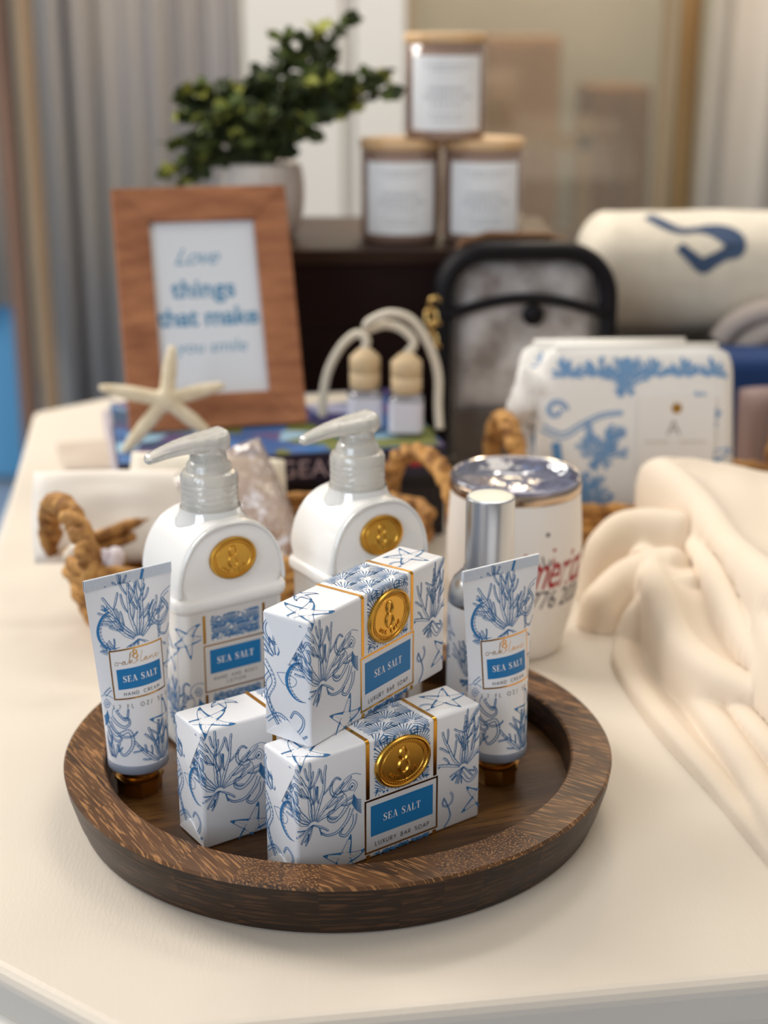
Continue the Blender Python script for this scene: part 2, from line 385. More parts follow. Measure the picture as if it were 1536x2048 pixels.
def eight(A, cx, cy, h, m=0, t=.09):
    r1, r2 = .21*h, .27*h
    for c, r, ry in ((cy+.25*h, r1, .24*h), (cy-.24*h, r2, .26*h)):
        P = arc(cx, c, r, ry, 0, 360, 28); A.line(P, [h*t*(.45+1.1*abs(cos(2*pi*i/28+.6))) for i in range(29)], m=m, step=5)
def oak_lane(A, x, y, s, m=0, w=.16):
    'thin joined handwriting; x,y = start on the baseline, s = x-height'
    P = [(.9,.8),(.4,1),(0,.5),(.3,0),(.9,.2),(1.05,.75),(1.5,.75),(2.2,.6),(2.9,.9),(2.5,1),(2.1,.4),(2.4,0),(2.9,.5),(3.0,.9),(3.0,.2),(3.4,0),(4.2,1),(4.9,3.2),(4.6,2.9),(4.2,0),(4.5,.7),(5.1,1),(5.0,.6),(4.5,.5),(5.2,0),(6,.2),(6.6,.8),(6.5,1.0),(6.2,.7),(6.6,.4)]
    A.line(smooth_path([(x+px*s, y+py*s) for px, py in P], 5), w, m=m)
    P = [(8.2,3.2),(8.0,2.4),(7.4,.5),(7.7,0),(8.4,.3),(9.3,.9),(8.9,1),(8.5,.4),(8.8,0),(9.3,.5),(9.4,.9),(9.4,.2),(9.8,.1),(10.4,.8),(10.4,.1),(10.9,.8),(11.3,.8),(11.3,.2),(11.7,.1),(12.6,.6),(12.7,1),(12.3,.8),(12.3,.2),(12.8,0),(13.8,.7)]
    A.line(smooth_path([(x+px*s, y+py*s) for px, py in P], 5), w, m=m)
FONT = None
def font_polys(text, size, shear=0, spacing=1.0, bold=0):
    cu = bpy.data.curves.new('lettering', 'FONT'); cu.body = text; cu.size = size; cu.shear = shear; cu.space_character = spacing
    cu.align_x = 'CENTER'; cu.offset = bold; cu.resolution_u = 4
    o = bpy.data.objects.new('lettering', cu); C.objects.link(o)
    dg = bpy.context.evaluated_depsgraph_get(); me = o.evaluated_get(dg).to_mesh()
    V = [v.co.copy() for v in me.vertices]; F = [tuple(p.vertices) for p in me.polygons]
    o.evaluated_get(dg).to_mesh_clear(); bpy.data.objects.remove(o); bpy.data.curves.remove(cu)
    return V, F
def put_text(mb, text, size, mp, off, m, cx=0, cy=0, **k):
    V, F = font_polys(text, size, **k); mb.add([mp(cx+v.x, cy+v.y, off) for v in V], F, m)

# ------------------------------------------------------------------ the room
rnd = random.Random(7)
floor = MB(); floor.box((-4, -2.2, -.80), (4, 4.6, -.75))
structure(floor.obj('floor', mat('pale_blue_grey_floor', lin(132,158,188), .35, col2=lin(150,170,196), nscale=3)))

def slab(x0, x1, y0, y1, z0=-.75, z1=1.7):
    m = MB(); m.box((x0, y0, z0), (x1, y1, z1)); return m
# white door surround and pillar behind the table
wb = MB()
wb.box((-.311, 3.0, -.75), (-.075, 3.12, 1.7)); wb.box((-.045, 2.99, -.75), (.078, 3.12, 1.7)); wb.box((-.075, 3.03, -.75), (-.045, 3.12, 1.7))
structure(bevel(wb.obj('wall_back', mat('white_painted_panel', lin(206,200,191), .5), smooth=False), .006, 2))
wo = MB(); wo.box((-3.2, 4.2, -.75), (3.2, 4.3, 1.9))
structure(wo.obj('wall_far', mat('grey_green_far_wall', lin(172,172,160), .7, col2=lin(186,186,176), nscale=2), smooth=False))
# glazed door
d = thing('door_1', None, None); d['kind'] = 'structure'
f = MB()
f.box((.078, 3.0, -.75), (.10, 3.06, 1.7)); f.box((.70, 3.0, -.75), (.716, 3.06, 1.7)); f.box((.10, 3.0, -.75), (.70, 3.06, -.55)); f.box((.10, 3.0, 1.55), (.70, 3.06, 1.7))
f.obj('door_frame', mat('tan_door_frame', lin(150,128,98), .5), d, smooth=False)
g = MB(); g.box((.10, 3.025, -.55), (.70, 3.031, 1.55))
g.obj('glass_pane', clear_mat('door_glass', (.98,.95,.90,1), gloss=.03, body=.10, rough=.04, bcol=(.7,.64,.52,1)), d, smooth=False)
# brass post beside the door
bp = MB(); bp.lathe([(.026,-.75),(.026,1.7)], 24, c=(.735, 2.90))
tag(bp.obj('door_pull', mat('warm_brass_bar', lin(176,134,84), .32, metal=.75)), 'tall warm brass bar beside the glazed door at back right', 'door pull')
def drape(name, x0, x1, y, folds, depth, m, z0=-.75, z1=1.7, lean=0, seed=0):
    r = random.Random(seed); n = folds*14; V = []; F = []; ph = [r.uniform(.6, 1.4) for _ in range(folds+2)]
    for k, z in enumerate((z0, (z0+z1)/2, z1)):
        for i in range(n+1):
            t = i/n; fo = t*folds; a = ph[int(fo)]*(1-fo % 1)+ph[int(fo)+1]*(fo % 1)
            V.append((x0+(x1-x0)*t+lean*(z-z0)+.006*sin(fo*7), y-depth*a*(.5+.5*cos(2*pi*fo)), z))
    for k in range(2):
        for i in range(n): F.append((k*(n+1)+i, k*(n+1)+i+1, (k+1)*(n+1)+i+1, (k+1)*(n+1)+i))
    o = link(name, V, F, m); s = o.modifiers.new('thick', 'SOLIDIFY'); s.thickness = .004; return o
tag(drape('curtain', -.775, -.318, 3.05, 7, .05, mat('grey_curtain_cloth', lin(164,160,162), .8, col2=lin(180,168,154), nscale=3, stretch=(2.5,2.5,.5)), lean=0, seed=2),
    'grey gathered curtain behind the framed sign', 'curtain')
tag(drape('curtain', .775, 1.9, 3.0, 8, .04, mat('cream_curtain_cloth', lin(208,194,176), .8, col2=lin(216,202,184), nscale=3), lean=.02, seed=5),
    'cream curtain hanging at the right behind the rolled blanket', 'curtain')
tag(drape('curtain', -1.35, -.895, 3.0, 5, .04, mat('beige_curtain_cloth', lin(186,172,156), .8), z0=-.28, seed=9, lean=-.03),
    'beige curtain at the far left edge above the blue panel', 'curtain')
for (x0, x1, yy, ln, col, nm, lb) in ((-.888, -.850, 2.90, 0, (104,78,64), 'dark_brown_post', 'dark brown wooden post, the leftmost of the two'),
                         (-.818, -.786, 2.86, 0, (122,100,76), 'olive_brown_post', 'olive brown wooden post beside the grey curtain')):
    p = MB(); h = 2.45
    p.loft([[(x0+ln*t*2, yy, -.75+h*t), (x1+ln*t*2, yy, -.75+h*t), (x1+ln*t*2, yy+.05, -.75+h*t), (x0+ln*t*2, yy+.05, -.75+h*t)] for t in (0, 1)])
    tag(p.obj('wooden_post', mat(nm, lin(*col), .6, col2=lin(col[0]+22, col[1]+18, col[2]+14), nscale=4, stretch=(3,3,.4)), smooth=False), lb, 'post')
p = MB(); p.box((-.848, 3.05, -.75), (-.785, 3.08, 1.7))
tag(p.obj('shutter_panel', mat('pale_grey_panel', lin(176,176,176), .6), smooth=False), 'pale grey upright panel between the two brown posts', 'panel')
p = MB(); p.box((-1.6, 3.02, -.74), (-.9, 3.06, -.27))
tag(bevel(p.obj('blue_panel', mat('bright_blue_panel', lin(92,158,204), .5), smooth=False), .01), 'bright blue panel low at the far left edge', 'panel')
# tan furniture seen through the glazed door
for (x0, x1, y, z0, z1, col, nm, lb) in (
    (.10, .52, 3.62, -.75, .36, (176,136,92), 'cabinet', 'tan cabinet seen through the glass door'),
    (.62, .80, 3.75, -.75, .22, (138,102,60), 'cabinet', 'narrow brown cabinet seen through the glass door at right')):
    p = MB(); p.box((x0, y, z0), (x1, y+.3, z1))
    root = thing(nm, lb, 'cabinet', (0,0,0))
    mm = mat('tan_wood_%d' % col[0], lin(*col), .5, col2=lin(col[0]-16, col[1]-16, col[2]-16), nscale=5, stretch=(3,3,.3))
    bevel(p.obj('body', mm, root, smooth=False), .005)
    q = MB(); w = (x1-x0)/2
    for i in range(2): q.box((x0+i*w+.006, y-.012, z0+.05), (x0+(i+1)*w-.006, y, z1-.02))
    bevel(q.obj('door', mm, root, smooth=False), .003)
    kk = MB(); kk.ball(((x0+x1)/2-.02, y-.02, .0), .012); kk.obj('knob', M_brass, root)
p = MB(); p.box((.30, 3.5, -.75), (.345, 3.52, .20)); p.box((.56, 3.5, -.75), (.60, 3.52, .15)); p.box((.30, 3.5, .06), (.60, 3.52, .10)); p.box((.30, 3.5, -.2), (.60, 3.52, -.16))
tag(p.obj('chair_back', mat('ochre_wood', lin(158,126,78), .5), smooth=False), 'ochre wooden rail back seen through the glass door', 'chair')

# ------------------------------------------------------------------ the table
def poly_prism(mb, P, z0, z1, m=0):
    n = len(P); V = [(x, y, z1) for x, y in P]+[(x, y, z0) for x, y in P]
    mb.add(V, [tuple(range(n))]+[tuple(range(2*n-1, n-1, -1))]+[(i, n+i, n+(i+1) % n, (i+1) % n) for i in range(n)], m)
tbl = thing('table', 'cream painted table with cut corners under the whole display', 'table', (0, 0, -.75))
fy = lambda x: -.2035+.146*(x-.0)
TP = [(-.085, -.218), (.95, fy(.95)), (1.02, .35), (.93, .95), (.85, 1.04), (-.225, .975), (-.36, .845), (-.2135, -.125)]
t = MB(); poly_prism(t, [(x, y) for x, y in TP], .722, .75)
structure_top = bevel(t.obj('tabletop', M_tabletop, tbl, smooth=False), .007, 4)
ap = MB()
cxm = sum(p[0] for p in TP)/8; cym = sum(p[1] for p in TP)/8
def skirt(o_, z): return [(x+(x-cxm)/hypot(x-cxm, y-cym)*o_, y+(y-cym)/hypot(x-cxm, y-cym)*o_, z) for x, y in TP]
ap.loft([skirt(.075, .58), skirt(.035, .66), skirt(.006, .718), skirt(-.004, .724)])
bevel(ap.obj('apron', M_tabletop2, tbl, smooth=False), .006, 3)
for (x, y) in ((-.12, -.05), (.85, .05), (-.22, .86), (.8, .92)):
    l = MB(); l.lathe([(.022, 0), (.03, .61)], 20, c=(x, y)); l.obj('leg', M_tabletop2, tbl)

# ------------------------------------------------------------------ round wooden tray
def wood_mat(name, dark, mid_, light, sc=1.0, rough=.42, side=False):
    m = bpy.data.materials.new(name); m.use_nodes = True; n = m.node_tree.nodes; l = m.node_tree.links; p = n['Principled BSDF']
    uv = n.new('ShaderNodeUVMap'); uv.uv_map = 'grain'
    mp = n.new('ShaderNodeMapping'); mp.inputs['Scale'].default_value = (56*sc, 760*sc, 1); l.new(uv.outputs[0], mp.inputs[0])
    n1 = n.new('ShaderNodeTexNoise'); n1.inputs['Scale'].default_value = 1; n1.inputs['Detail'].default_value = 2; n1.inputs['Distortion'].default_value = .4; l.new(mp.outputs[0], n1.inputs['Vector'])
    mp2 = n.new('ShaderNodeMapping'); mp2.inputs['Scale'].default_value = (8*sc, 60*sc, 1); l.new(uv.outputs[0], mp2.inputs[0])
    n2 = n.new('ShaderNodeTexNoise'); n2.inputs['Scale'].default_value = 1; n2.inputs['Detail'].default_value = 4; n2.inputs['Distortion'].default_value = .8; l.new(mp2.outputs[0], n2.inputs['Vector'])
    r1 = n.new('ShaderNodeValToRGB'); l.new(n1.outputs[0], r1.inputs[0])
    r1.color_ramp.elements[0].position = .53; r1.color_ramp.elements[0].color = (0,0,0,1); r1.color_ramp.elements[1].position = .62; r1.color_ramp.elements[1].color = (1,1,1,1)
    r2 = n.new('ShaderNodeValToRGB'); l.new(n2.outputs[0], r2.inputs[0])
    r2.color_ramp.elements[0].position = .35; r2.color_ramp.elements[0].color = dark; r2.color_ramp.elements[1].position = .68; r2.color_ramp.elements[1].color = mid_
    mx = n.new('ShaderNodeMixRGB'); mx.inputs[2].default_value = light; l.new(r1.outputs[0], mx.inputs[0]); l.new(r2.outputs[0], mx.inputs[1])
    l.new(mx.outputs[0], p.inputs['Base Color']); p.inputs['Roughness'].default_value = rough; p.inputs['Specular IOR Level'].default_value = .35
    b = n.new('ShaderNodeBump'); b.inputs['Strength'].default_value = .35; b.inputs['Distance'].default_value = .0006
    l.new(n1.outputs[0], b.inputs['Height']); l.new(b.outputs[0], p.inputs['Normal'])
    return m
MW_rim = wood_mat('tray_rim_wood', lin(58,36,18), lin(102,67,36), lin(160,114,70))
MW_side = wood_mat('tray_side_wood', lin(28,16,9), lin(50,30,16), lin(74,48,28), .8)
MW_floor = wood_mat('tray_floor_wood', lin(60,38,18), lin(108,74,38), lin(68,44,22), .7, .36)
def tray():
    root = thing('serving_tray', 'round dark wooden tray with a raised rim holding soaps, lotions and creams', 'tray')
    rr = random.Random(3)
    # ring: profile swept through staves, each stave with a grain direction of its own
    prof = [(.1405, 0), (.1425, .0015), (.1440, .007), (.1452, .0085), (.1490, .022), (.1500, .0285), (.1488, .0300), (.1290, .0300), (.1278, .0288), (.1262, .0115)]
    cuts = [-8, 22, 48, 80, 118, 150, 185, 212, 240, 252, 268, 283, 291, 299, 306, 313, 330, 352]
    kinds = {252: 'e', 291: 'e', 299: 'e', 306: 'e'}
    V = []; F = []; U = []; M = []
    for ci, a0 in enumerate(cuts):
        a1 = cuts[ci+1] if ci+1 < len(cuts) else 352+0
        if a1 <= a0: continue
        kk = kinds.get(a0, 'l'); ga = math.radians(rr.uniform(112, 128)) if kk == 'l' else rr.uniform(0, pi); of = rr.uniform(0, 9)
        if kk == 'l' and a0 >= 268 or a0 < 48: ga = math.radians(rr.uniform(140, 158))
        n = max(2, int((a1-a0)/2.5)); k = len(V); tone = rr.uniform(0, 1)
        for i in range(n+1):
            a = math.radians(a0+(a1-a0)*i/n)
            for r, z in prof: V.append((r*cos(a), r*sin(a), z))
        for i in range(n):
            for j in range(len(prof)-1):
                f_ = (k+i*len(prof)+j, k+(i+1)*len(prof)+j, k+(i+1)*len(prof)+j+1, k+i*len(prof)+j+1)
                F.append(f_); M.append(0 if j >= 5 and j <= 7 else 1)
                for v in f_:
                    x, y, z = V[v]
                    if 5 <= j <= 7:
                        u_, v_ = x*cos(ga)+y*sin(ga)+of, -x*sin(ga)+y*cos(ga)+of
                        if kk == 'e': u_, v_ = u_*13, v_*1.35
                    else: u_, v_ = atan2(y, x)*.15+of, z+of
                    U.append((u_, v_))
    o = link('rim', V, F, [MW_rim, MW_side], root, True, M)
    uvl = o.data.uv_layers.new(name='grain')
    for i, q in enumerate(U): uvl.data[i].uv = q
    split_edges(o, .55)
    V = []; F = []; U = []
    for s_ in range(7):   # glued boards of the floor, cut to the disc
        y0 = -.130+s_*.26/7; y1 = y0+.26/7; n = 24; k = len(V); of = rr.uniform(0, 5)
        P = []
        for i in range(n+1):
            y = y0+(y1-y0)*i/n; P.append((sqrt(max(0, .1305**2-y*y)), y))
        ring = [(x, y) for x, y in P]+[(-x, y) for x, y in P[::-1]]
        V += [(x, y, .012) for x, y in ring]; F.append(tuple(range(k, k+len(ring)))); U += [(x+of, y+of) for x, y in ring]
        V += [(x, y, .003) for x, y in ring]; F.append(tuple(range(k+2*len(ring)-1, k+len(ring)-1, -1))); U += [(x+of, y+of) for x, y in ring[::-1]]
    o = link('base', V, F, MW_floor, root, False)
    uvl = o.data.uv_layers.new(name='grain')
    for i, q in enumerate(U): uvl.data[i].uv = q
    o.rotation_euler = (0, 0, .35)
    return root
tray()

# ------------------------------------------------------------------ gold oval seal with beads, 8 and lettering
def seal(parent, cx, cz, a, b, y, name='seal', e=(1,0), tilt=0):
    mb = MB(); n = 64
    def P(u, v, h): return (cx+u, y-h, cz+v)
    def ring(f, h): return [P(a*f*cos(2*pi*i/n), b*f*sin(2*pi*i/n), h) for i in range(n)]
    mb.loft([ring(1, 0), ring(1.0, .0012), ring(.97, .0020), ring(.92, .0022), ring(.88, .0019), ring(.86, .0013), ring(.78, .0013), ring(.76, .0017), ring(.74, .0017), ring(.72, .0013)])
    for i in range(60):
        t = 2*pi*i/60; c = P(a*.82*cos(t), b*.82*sin(t), .0014); mb.ball(c, a*.028, n=6, k=3)
    for c, r, ry in ((.27, .17, .25), (-.22, .22, .27)):
        pts = []; rad = []
        for i in range(28):
            t = 2*pi*i/28; pts.append(P(b*r*cos(t), b*(.05+c+ry*sin(t)), .0014)); rad.append(b*(.035+.045*abs(cos(t+.5))))
        mb.tube(pts, rad, 6, closed=True)
    A = Art(.2)
    word = 'OAK LANE'; k = 0
    for i, ch in enumerate(word):
        t = math.radians(-90+(i-3.5)*14.5); ox, oy = a*.58*1000*cos(t), b*.60*1000*sin(t); h = b*140
        rot = atan2(a*cos(t), -b*sin(t))*.75 if False else math.radians((i-3.5)*9)
        for L in SAN[ch][1]:
            A.line([(ox+((px-.3)*cos(rot)-(py-.5)*sin(rot))*h, oy+((px-.3)*sin(rot)+(py-.5)*cos(rot))*h) for px, py in L], b*26, step=.5)
    for pts, m in A.P:
        V = [P(x*.001, yy*.001, .0013) for x, yy in pts]+[P(x*.001, yy*.001, .0018) for x, yy in pts]
        mb.add(V, [(7,6,5,4), (0,1,5,4), (1,2,6,5), (2,3,7,6), (3,0,4,7)])
    o = mb.obj(name, M_seal, parent)
    return split_edges(o, .42)

# ------------------------------------------------------------------ wrapped soap bar
SL, SD, SH = 113.4, 28.9, 65.5
def fold(t, r=1.6):
    'unrolled coordinate across a rounded edge: t<0 on side A, t>0 on side B -> (distance into A, distance into B, angle)'
    m = r*pi/4
    if t <= -m: return (-t-m+r, 0.0, 0.0)
    if t >= m: return (0.0, t-m+r, pi/2)
    a = (t+m)/(2*m)*pi/2
    return (r-r*sin(a), r-r*cos(a), a)
def soap_map(x, y, off):
    # front face: x 0..SL, y 0..SH ; top: y>SH ; left end: x<0
    if x < 1.6 and y < SH-1.3:
        A_, B_, a = fold(x)       # A = left end depth, B = front
        px, py = B_, A_
        return ((px-off*cos(a))*.001, (py-off*sin(a))*.001, y*.001)
    A_, B_, a = fold(y-SH)        # A = down the front, B = back along the top
    pz, py = SH-A_, B_
    X = max(x, .3)
    return (X*.001, (py-off*cos(a))*.001, (pz+off*sin(a))*.001)
def soap(label, loc, rz):
    root = thing('soap_bar', label, 'soap', loc, rz, 'wrapped soap bars on the tray')
    mb = MB(); r = 1.6
    secs = []
    for z, ins in ((0, 1.6), (.5, .6), (1.6, 0), (SH-1.6, 0), (SH-.9, .22), (SH-.4, .75), (SH, 1.6)):
        secs.append([(x*.001+SL*.0005, y*.001+SD*.0005, z*.001) for x, y, _ in rrect(SL-2*ins, SD-2*ins, max(.3, r-ins*.9), 0, 4)])
    mb.loft(secs)
    mb.M = [0]*len(mb.F)
    # folded end flaps of the wrapping paper (left end)
    def E(y, z, h): return (-h*.001, y*.001, z*.001)
    D2 = SD/2
    tri = [E(SD-.6, SH-1, .15), E(D2+1, SH*.66, .9), E(D2-2, SH*.63, .9), E(.8, SH-4, .15)]
    V = tri+[E(SD-.6, SH-1, 0), E(D2+1, SH*.66, 0), E(D2-2, SH*.63, 0), E(.8, SH-4, 0)]
    mb.add(V, [(0,1,2,3), (0,4,5,1), (1,5,6,2), (2,6,7,3)], 0)
    tri = [E(SD-.6, 1, .15), E(D2+1, 11, 1.0), E(D2-1, 11, 1.0), E(.8, 1, .15)]
    V = tri+[E(SD-.6, 1, 0), E(D2+1, 11, 0), E(D2-1, 11, 0), E(.8, 1, 0)]
    mb.add(V, [(3,2,1,0), (1,5,4,0), (2,6,5,1), (3,7,6,2)], 0)
    A = Art(.27)
    bx0, bx1 = 40.3, 84.5
    coral(A, 9, 31, 36, 8, 18, 172, 4, 1.5)
    octopus(A, 31, 41, .92)
    starfish_print(A, 27, 6, 14, 1.3, 3); starfish_print(A, 9, 75, 16, .3, 5); starfish_print(A, 25, 91, 9, 3.4, 8)
    coral(A, 102, 33, 32, 7, 20, 165, 11, 1.5); tentacle(A, [(101,30),(106,24),(111,27),(109,31)], 2.4, .7)
    tentacle(A, curl(91, 17, 5, 1, -.8)+[(94,8),(90,2)], .9, .5, 3, False); starfish_print(A, 113, 13, 13, 2.5, 9)
    starfish_print(A, 101, 80, 14, 1.0, 10); tentacle(A, curl(87, 77, 5, 0, .8), 1.2, .6, 3, False)
    # left end
    tentacle(A, curl(-21, 56, 6.5, 0, .95, shrink=.9)+[(-12,50),(-8,56),(-3,52)], 1.8, .8, 3)
    tentacle(A, [(-10,58),(-5,50),(-1,55),(3,48)], 2, .7)
    seahorse(A, -12, 33, .95, 1)
    tentacle(A, [(-28,40),(-22,30),(-26,20),(-20,10),(-12,4),(-6,8),(-4,14),(-9,17),(-12,13)], 2.6, .8); tentacle(A, [(-27,8),(-20,13),(-13,10),(-8,3),(-2,6)], 2, .7)
    tentacle(A, [(-24,34),(-28,27),(-24,14),(-14,-1)], 2.4, 1); coral(A, -20, 42, 12, 4, 60, 170, 31, 1.0, 1, False)
    A.line(smooth_path([(-20,35),(-16,30),(-10,30),(-8,34),(-14,36),(-20,35)], 5))
    A.clip(lambda x, y: -28.2 < x < 112.8 and .6 < y < SH+SD-.8 and not (bx0-.6 < x < bx1+.6) and not (x < .4 and y > SH-1.5))
    A.emit(mb, soap_map, .12, 1)
    B = Art(.36)
    tp = lambda y: y < SH-6
    B1 = Art(.36); fans(B1, 45.5, 34.6, 79.5, SH+SD-.6, 12, 3, tp); B2 = Art(.34); fans(B2, 45.5, 1.0, 79.5, 2.8, 6, 7)
    B1.join(B2); B1.emit(mb, soap_map, .12, 1)
    G = Art(.3)
    for x0 in (bx0, bx1-2.2):
        G.rect(x0, .5, x0+2.2, 3.0, 3); 
        for (y0, y1, k) in ((34.0, SH-1.5, 6), (SH-1.5, SH+1.5, 8), (SH+1.5, SH+SD-.6, 3)): G.rect(x0, y0, x0+2.2, y1, 3, 1, k)
    G.box(39.4, 3.6, 85.4, 33.4, 1.0, 3)
    G.rect(43.2, 12.6, 82.2, 29.6, 4)
    G.emit(mb, soap_map, .13, 0)
    T = Art(.2); serif(T, 'SEA SALT', 62.6, 21.2, 4.0, 5); sans(T, 'LUXURY BAR SOAP', 62.8, 8.0, 2.3, 6, .42, .12)
    T.emit(mb, soap_map, .2, 0)
    mb.obj('wrapper', [M_paper, M_blue, M_blueD, M_gold, M_lab, M_white, M_dark], root)
    split_edges(root.children[0], 1.2)
    seal(root, .0625, .0487, .0172, .0136, -.0001)
    return root
s0 = soap('white soap bar with gold seal standing at the front rim of the tray', (-.0163, -.1199, .012), .6372)
s1 = copy_tree(s0); s1.location = (-.0099, -.1039, .0776); s1.rotation_euler = (0, 0, .9406)
s1['label'] = 'white soap bar with bright gold seal lying across the other two, topmost of the stack'
s2 = copy_tree(s0); s2.location = (-.0650, -.0862, .012); s2.rotation_euler = (0, 0, .599)
s2['label'] = 'leftmost soap bar beneath the stack, its gold seal hidden behind the front bars'

# ------------------------------------------------------------------ lotion bottles
BW, BD = 70.0, 54.0
def per_map(W_, D_, r, cx, cy):
    'unrolled walk around the body: x 0..W_ on the front, x<0 left side, x>W_ right side (mm)'
    L1 = r*pi/2
    def f(x, z, off):
        R = r+off
        if x < 0 or x > W_:
            sgn = -1 if x < 0 else 1; t = -x if x < 0 else x-W_
            # corner arc is shared: start of arc at distance r*.785 before the corner
            a0 = t
        ax = min(x, W_-x)            # distance from nearest corner (negative beyond it)
        s_ = 1 if x <= W_/2 else -1
        h = L1/2
        if ax >= r: px, py = ax, -off
        elif ax > -r:
            a = (r-ax)/(2*r)*pi/2; px, py = r-R*sin(a), r-R*cos(a)
        else: px, py = -off, -ax
        X = px if s_ == 1 else W_-px
        return ((X+cx)*.001, (py+cy)*.001, z*.001)
    return f
def bottle(label, loc, rz):
    root = thing('lotion_bottle', label, 'lotion bottle', loc, rz, 'pump lotion bottles on the tray')
    cx, cy = BW/2, BD/2
    body = MB(); secs = []
    ins = 1.6
    def R(w, d, r, z): return [(x*.001, y*.001, z*.001) for x, y, _ in rrect(w, d, r, 0, 6, cx, cy)]
    for z, i_ in ((0, 5), (.8, 2.6), (2.5, 1.7), (5, ins), (84.0, ins)): secs.append(R(BW-2*i_, BD-2*i_, 9-i_*.3, z))
    for z, i_ in ((85, .9), (86, .1), (88, -.4), (91, -.4), (92.5, .2), (93.2, 1.2), (94, 1.6)): secs.append(R(BW-2*i_, BD-2*i_, 8, z))
    z0 = 97.; rz_ = 37.5
    for k in range(1, 15):
        t = k/15; z = z0+rz_*sin(t*pi/2)
        w = (BW-3.4)*cos(t*pi/2)**.78; d = (BD-3.4)*(1-.10*t**3)
        secs.append(R(max(w, 14), max(d, 14), 3.4, z))
    body.loft(secs)
    split_edges(body.obj('body', M_lotion, root), .75)
    ri = MB(); pts = []
    for k in range(41):
        t = pi*k/40; pts.append(((cx+(BW/2-2.6)*math.copysign(abs(cos(t))**.82, cos(t)))*.001, .0022, (z0-1+(rz_-.5)*max(0, sin(t))**1.0)*.001))
    ri.tube([(pts[0][0], .0022, .0945)]+pts+[(pts[-1][0], .0022, .0945)], .0011, 8)
    ri.obj('front_ridge', M_clear2, root)
    # printed label around the lower body
    lb = MB(); mp = per_map(BW-2*ins, BD-2*ins, 8.5, ins, ins); Wd = BW-2*ins
    A = Art(.34)
    starfish_print(A, 3, 70, 13, 1.1, 4); octopus(A, 8, 34, .8); coral(A, -12, 22, 24, 6, 30, 150, 6, 1.6, 1); starfish_print(A, -14, 60, 12, .4, 14); coral(A, 2, 2, 16, 6, 20, 160, 9, 1.4, 1)
    coral(A, Wd+3, 50, 26, 6, 30, 150, 16, 1.6, 1); tentacle(A, curl(Wd-3, 70, 5, 0, .9), 1.6, .7, 3)
    starfish_print(A, Wd+2, 25, 12, .4, 24)
    A.clip(lambda x, z: 2 < z < 83 and not (12.6 < x < 53.5))
    A.emit(lb, mp, .1, 1)
    B = Art(.5); fans(B, 18.5, 66.5, 49, 81, 9, 3); B2 = Art(.5); fans(B2, 18.5, 3, 49, 34, 9, 13); B.join(B2); B.emit(lb, mp, .1, 1)
    G = Art()
    for x0 in (13.4, 51.2):
        G.rect(x0, 65.6, x0+1.7, 82.5, 3, 1, 4); G.rect(x0, 2, x0+1.7, 34.5, 3, 1, 6)
    G.box(13.4, 35.6, 53.0, 64.4, .8, 3); G.rect(17.2, 46.5, 49.5, 61.0, 4)
    G.emit(lb, mp, .13, 0)
    T = Art(); serif(T, 'SEA SALT', 33.2, 54, 4.0, 5); sans(T, 'HAND AND BODY', 33.2, 43.2, 1.9, 6, .5, .11); sans(T, 'LOTION', 33.2, 39.8, 1.9, 6, .5, .11)
    T.emit(lb, mp, .2, 0)
    lb.obj('printed_label', [M_paper, M_blue, M_blueD, M_gold, M_lab, M_white, M_dark], root, smooth=False)
    seal(root, cx*.001, .1135, .0145, .0122, .0016)
    c = (cx*.001, cy*.001)
    nk = MB(); nk.lathe([(.0225, .1255), (.0205, .1300), (.0180, .1335), (.0172, .1375)], 48, c=c, cap=False); nk.obj('clear_shoulder', M_clear2, root)
    pu = thing('pump', None, None); pu.parent = root
    for k_ in ('label', 'category', 'group'):
        if k_ in pu: del pu[k_]
    co = MB()
    prof = [(.0140, .1300), (.0158, .1310)]
    for i in range(6): z = .1320+i*.0034; prof += [(.0158, z), (.0162, z+.0008), (.0162, z+.0022), (.0158, z+.0030)]
    prof += [(.0163, .1525), (.0163, .1555), (.0152, .1575), (.0130, .1583), (.0124, .1620), (.0108, .1640)]
    co.lathe(prof, 56, c=c); split_edges(co.obj('collar', M_clear, pu), .6)
    inn = MB(); inn.lathe([(.0125, .1305), (.0125, .1575), (.009, .159), (.009, .164)], 32, c=c)
    inn.obj('inner_plug', M_clear, pu)
    st = MB(); st.lathe([(.0105, .1600), (.0105, .1660), (.0100, .1680), (.0098, .1780)], 32, c=c); st.obj('stem', M_clear, pu)
    dip = MB(); dip.tube([(c[0], c[1], .01), (c[0], c[1], .13)], .003, 8)
    hd = MB(); secs = []
    for x, w, h, z in ((10.6, 14, 8, 176.0), (10.0, 18.5, 11.5, 175.6), (7, 20.5, 12, 174.6), (0, 20.5, 11, 173.6), (-8, 18.5, 8.6, 174.2), (-16, 14.6, 7.2, 174.0), (-24, 11.6, 6.6, 172.8), (-31, 9.6, 6.0, 171.2), (-36.5, 8.0, 5.4, 169.8), (-38, 6.5, 4.0, 169.4)):
        P = rrect(w, h, min(w, h)*.42, 0, 4)
        secs.append([((cx+x)*.001, (cy+p[0])*.001, (z+p[1]+(1.2 if abs(p[0]) < w*.25 else 0)*0)*.001) for p in P])
    hd.loft(secs[::-1]); subsurf(hd.obj('spout_head', M_clear, pu), 1)
    return root
b0 = bottle('lotion pump bottle nearest the woven basket handle, left of the two', (-.0877, .0132, .012), .5815)
b1 = copy_tree(b0); b1.location = (-.0052, .0514, .012); b1.rotation_euler = (0, 0, .5762)
b1['label'] = 'lotion pump bottle directly behind the topmost soap bar, right of the two'

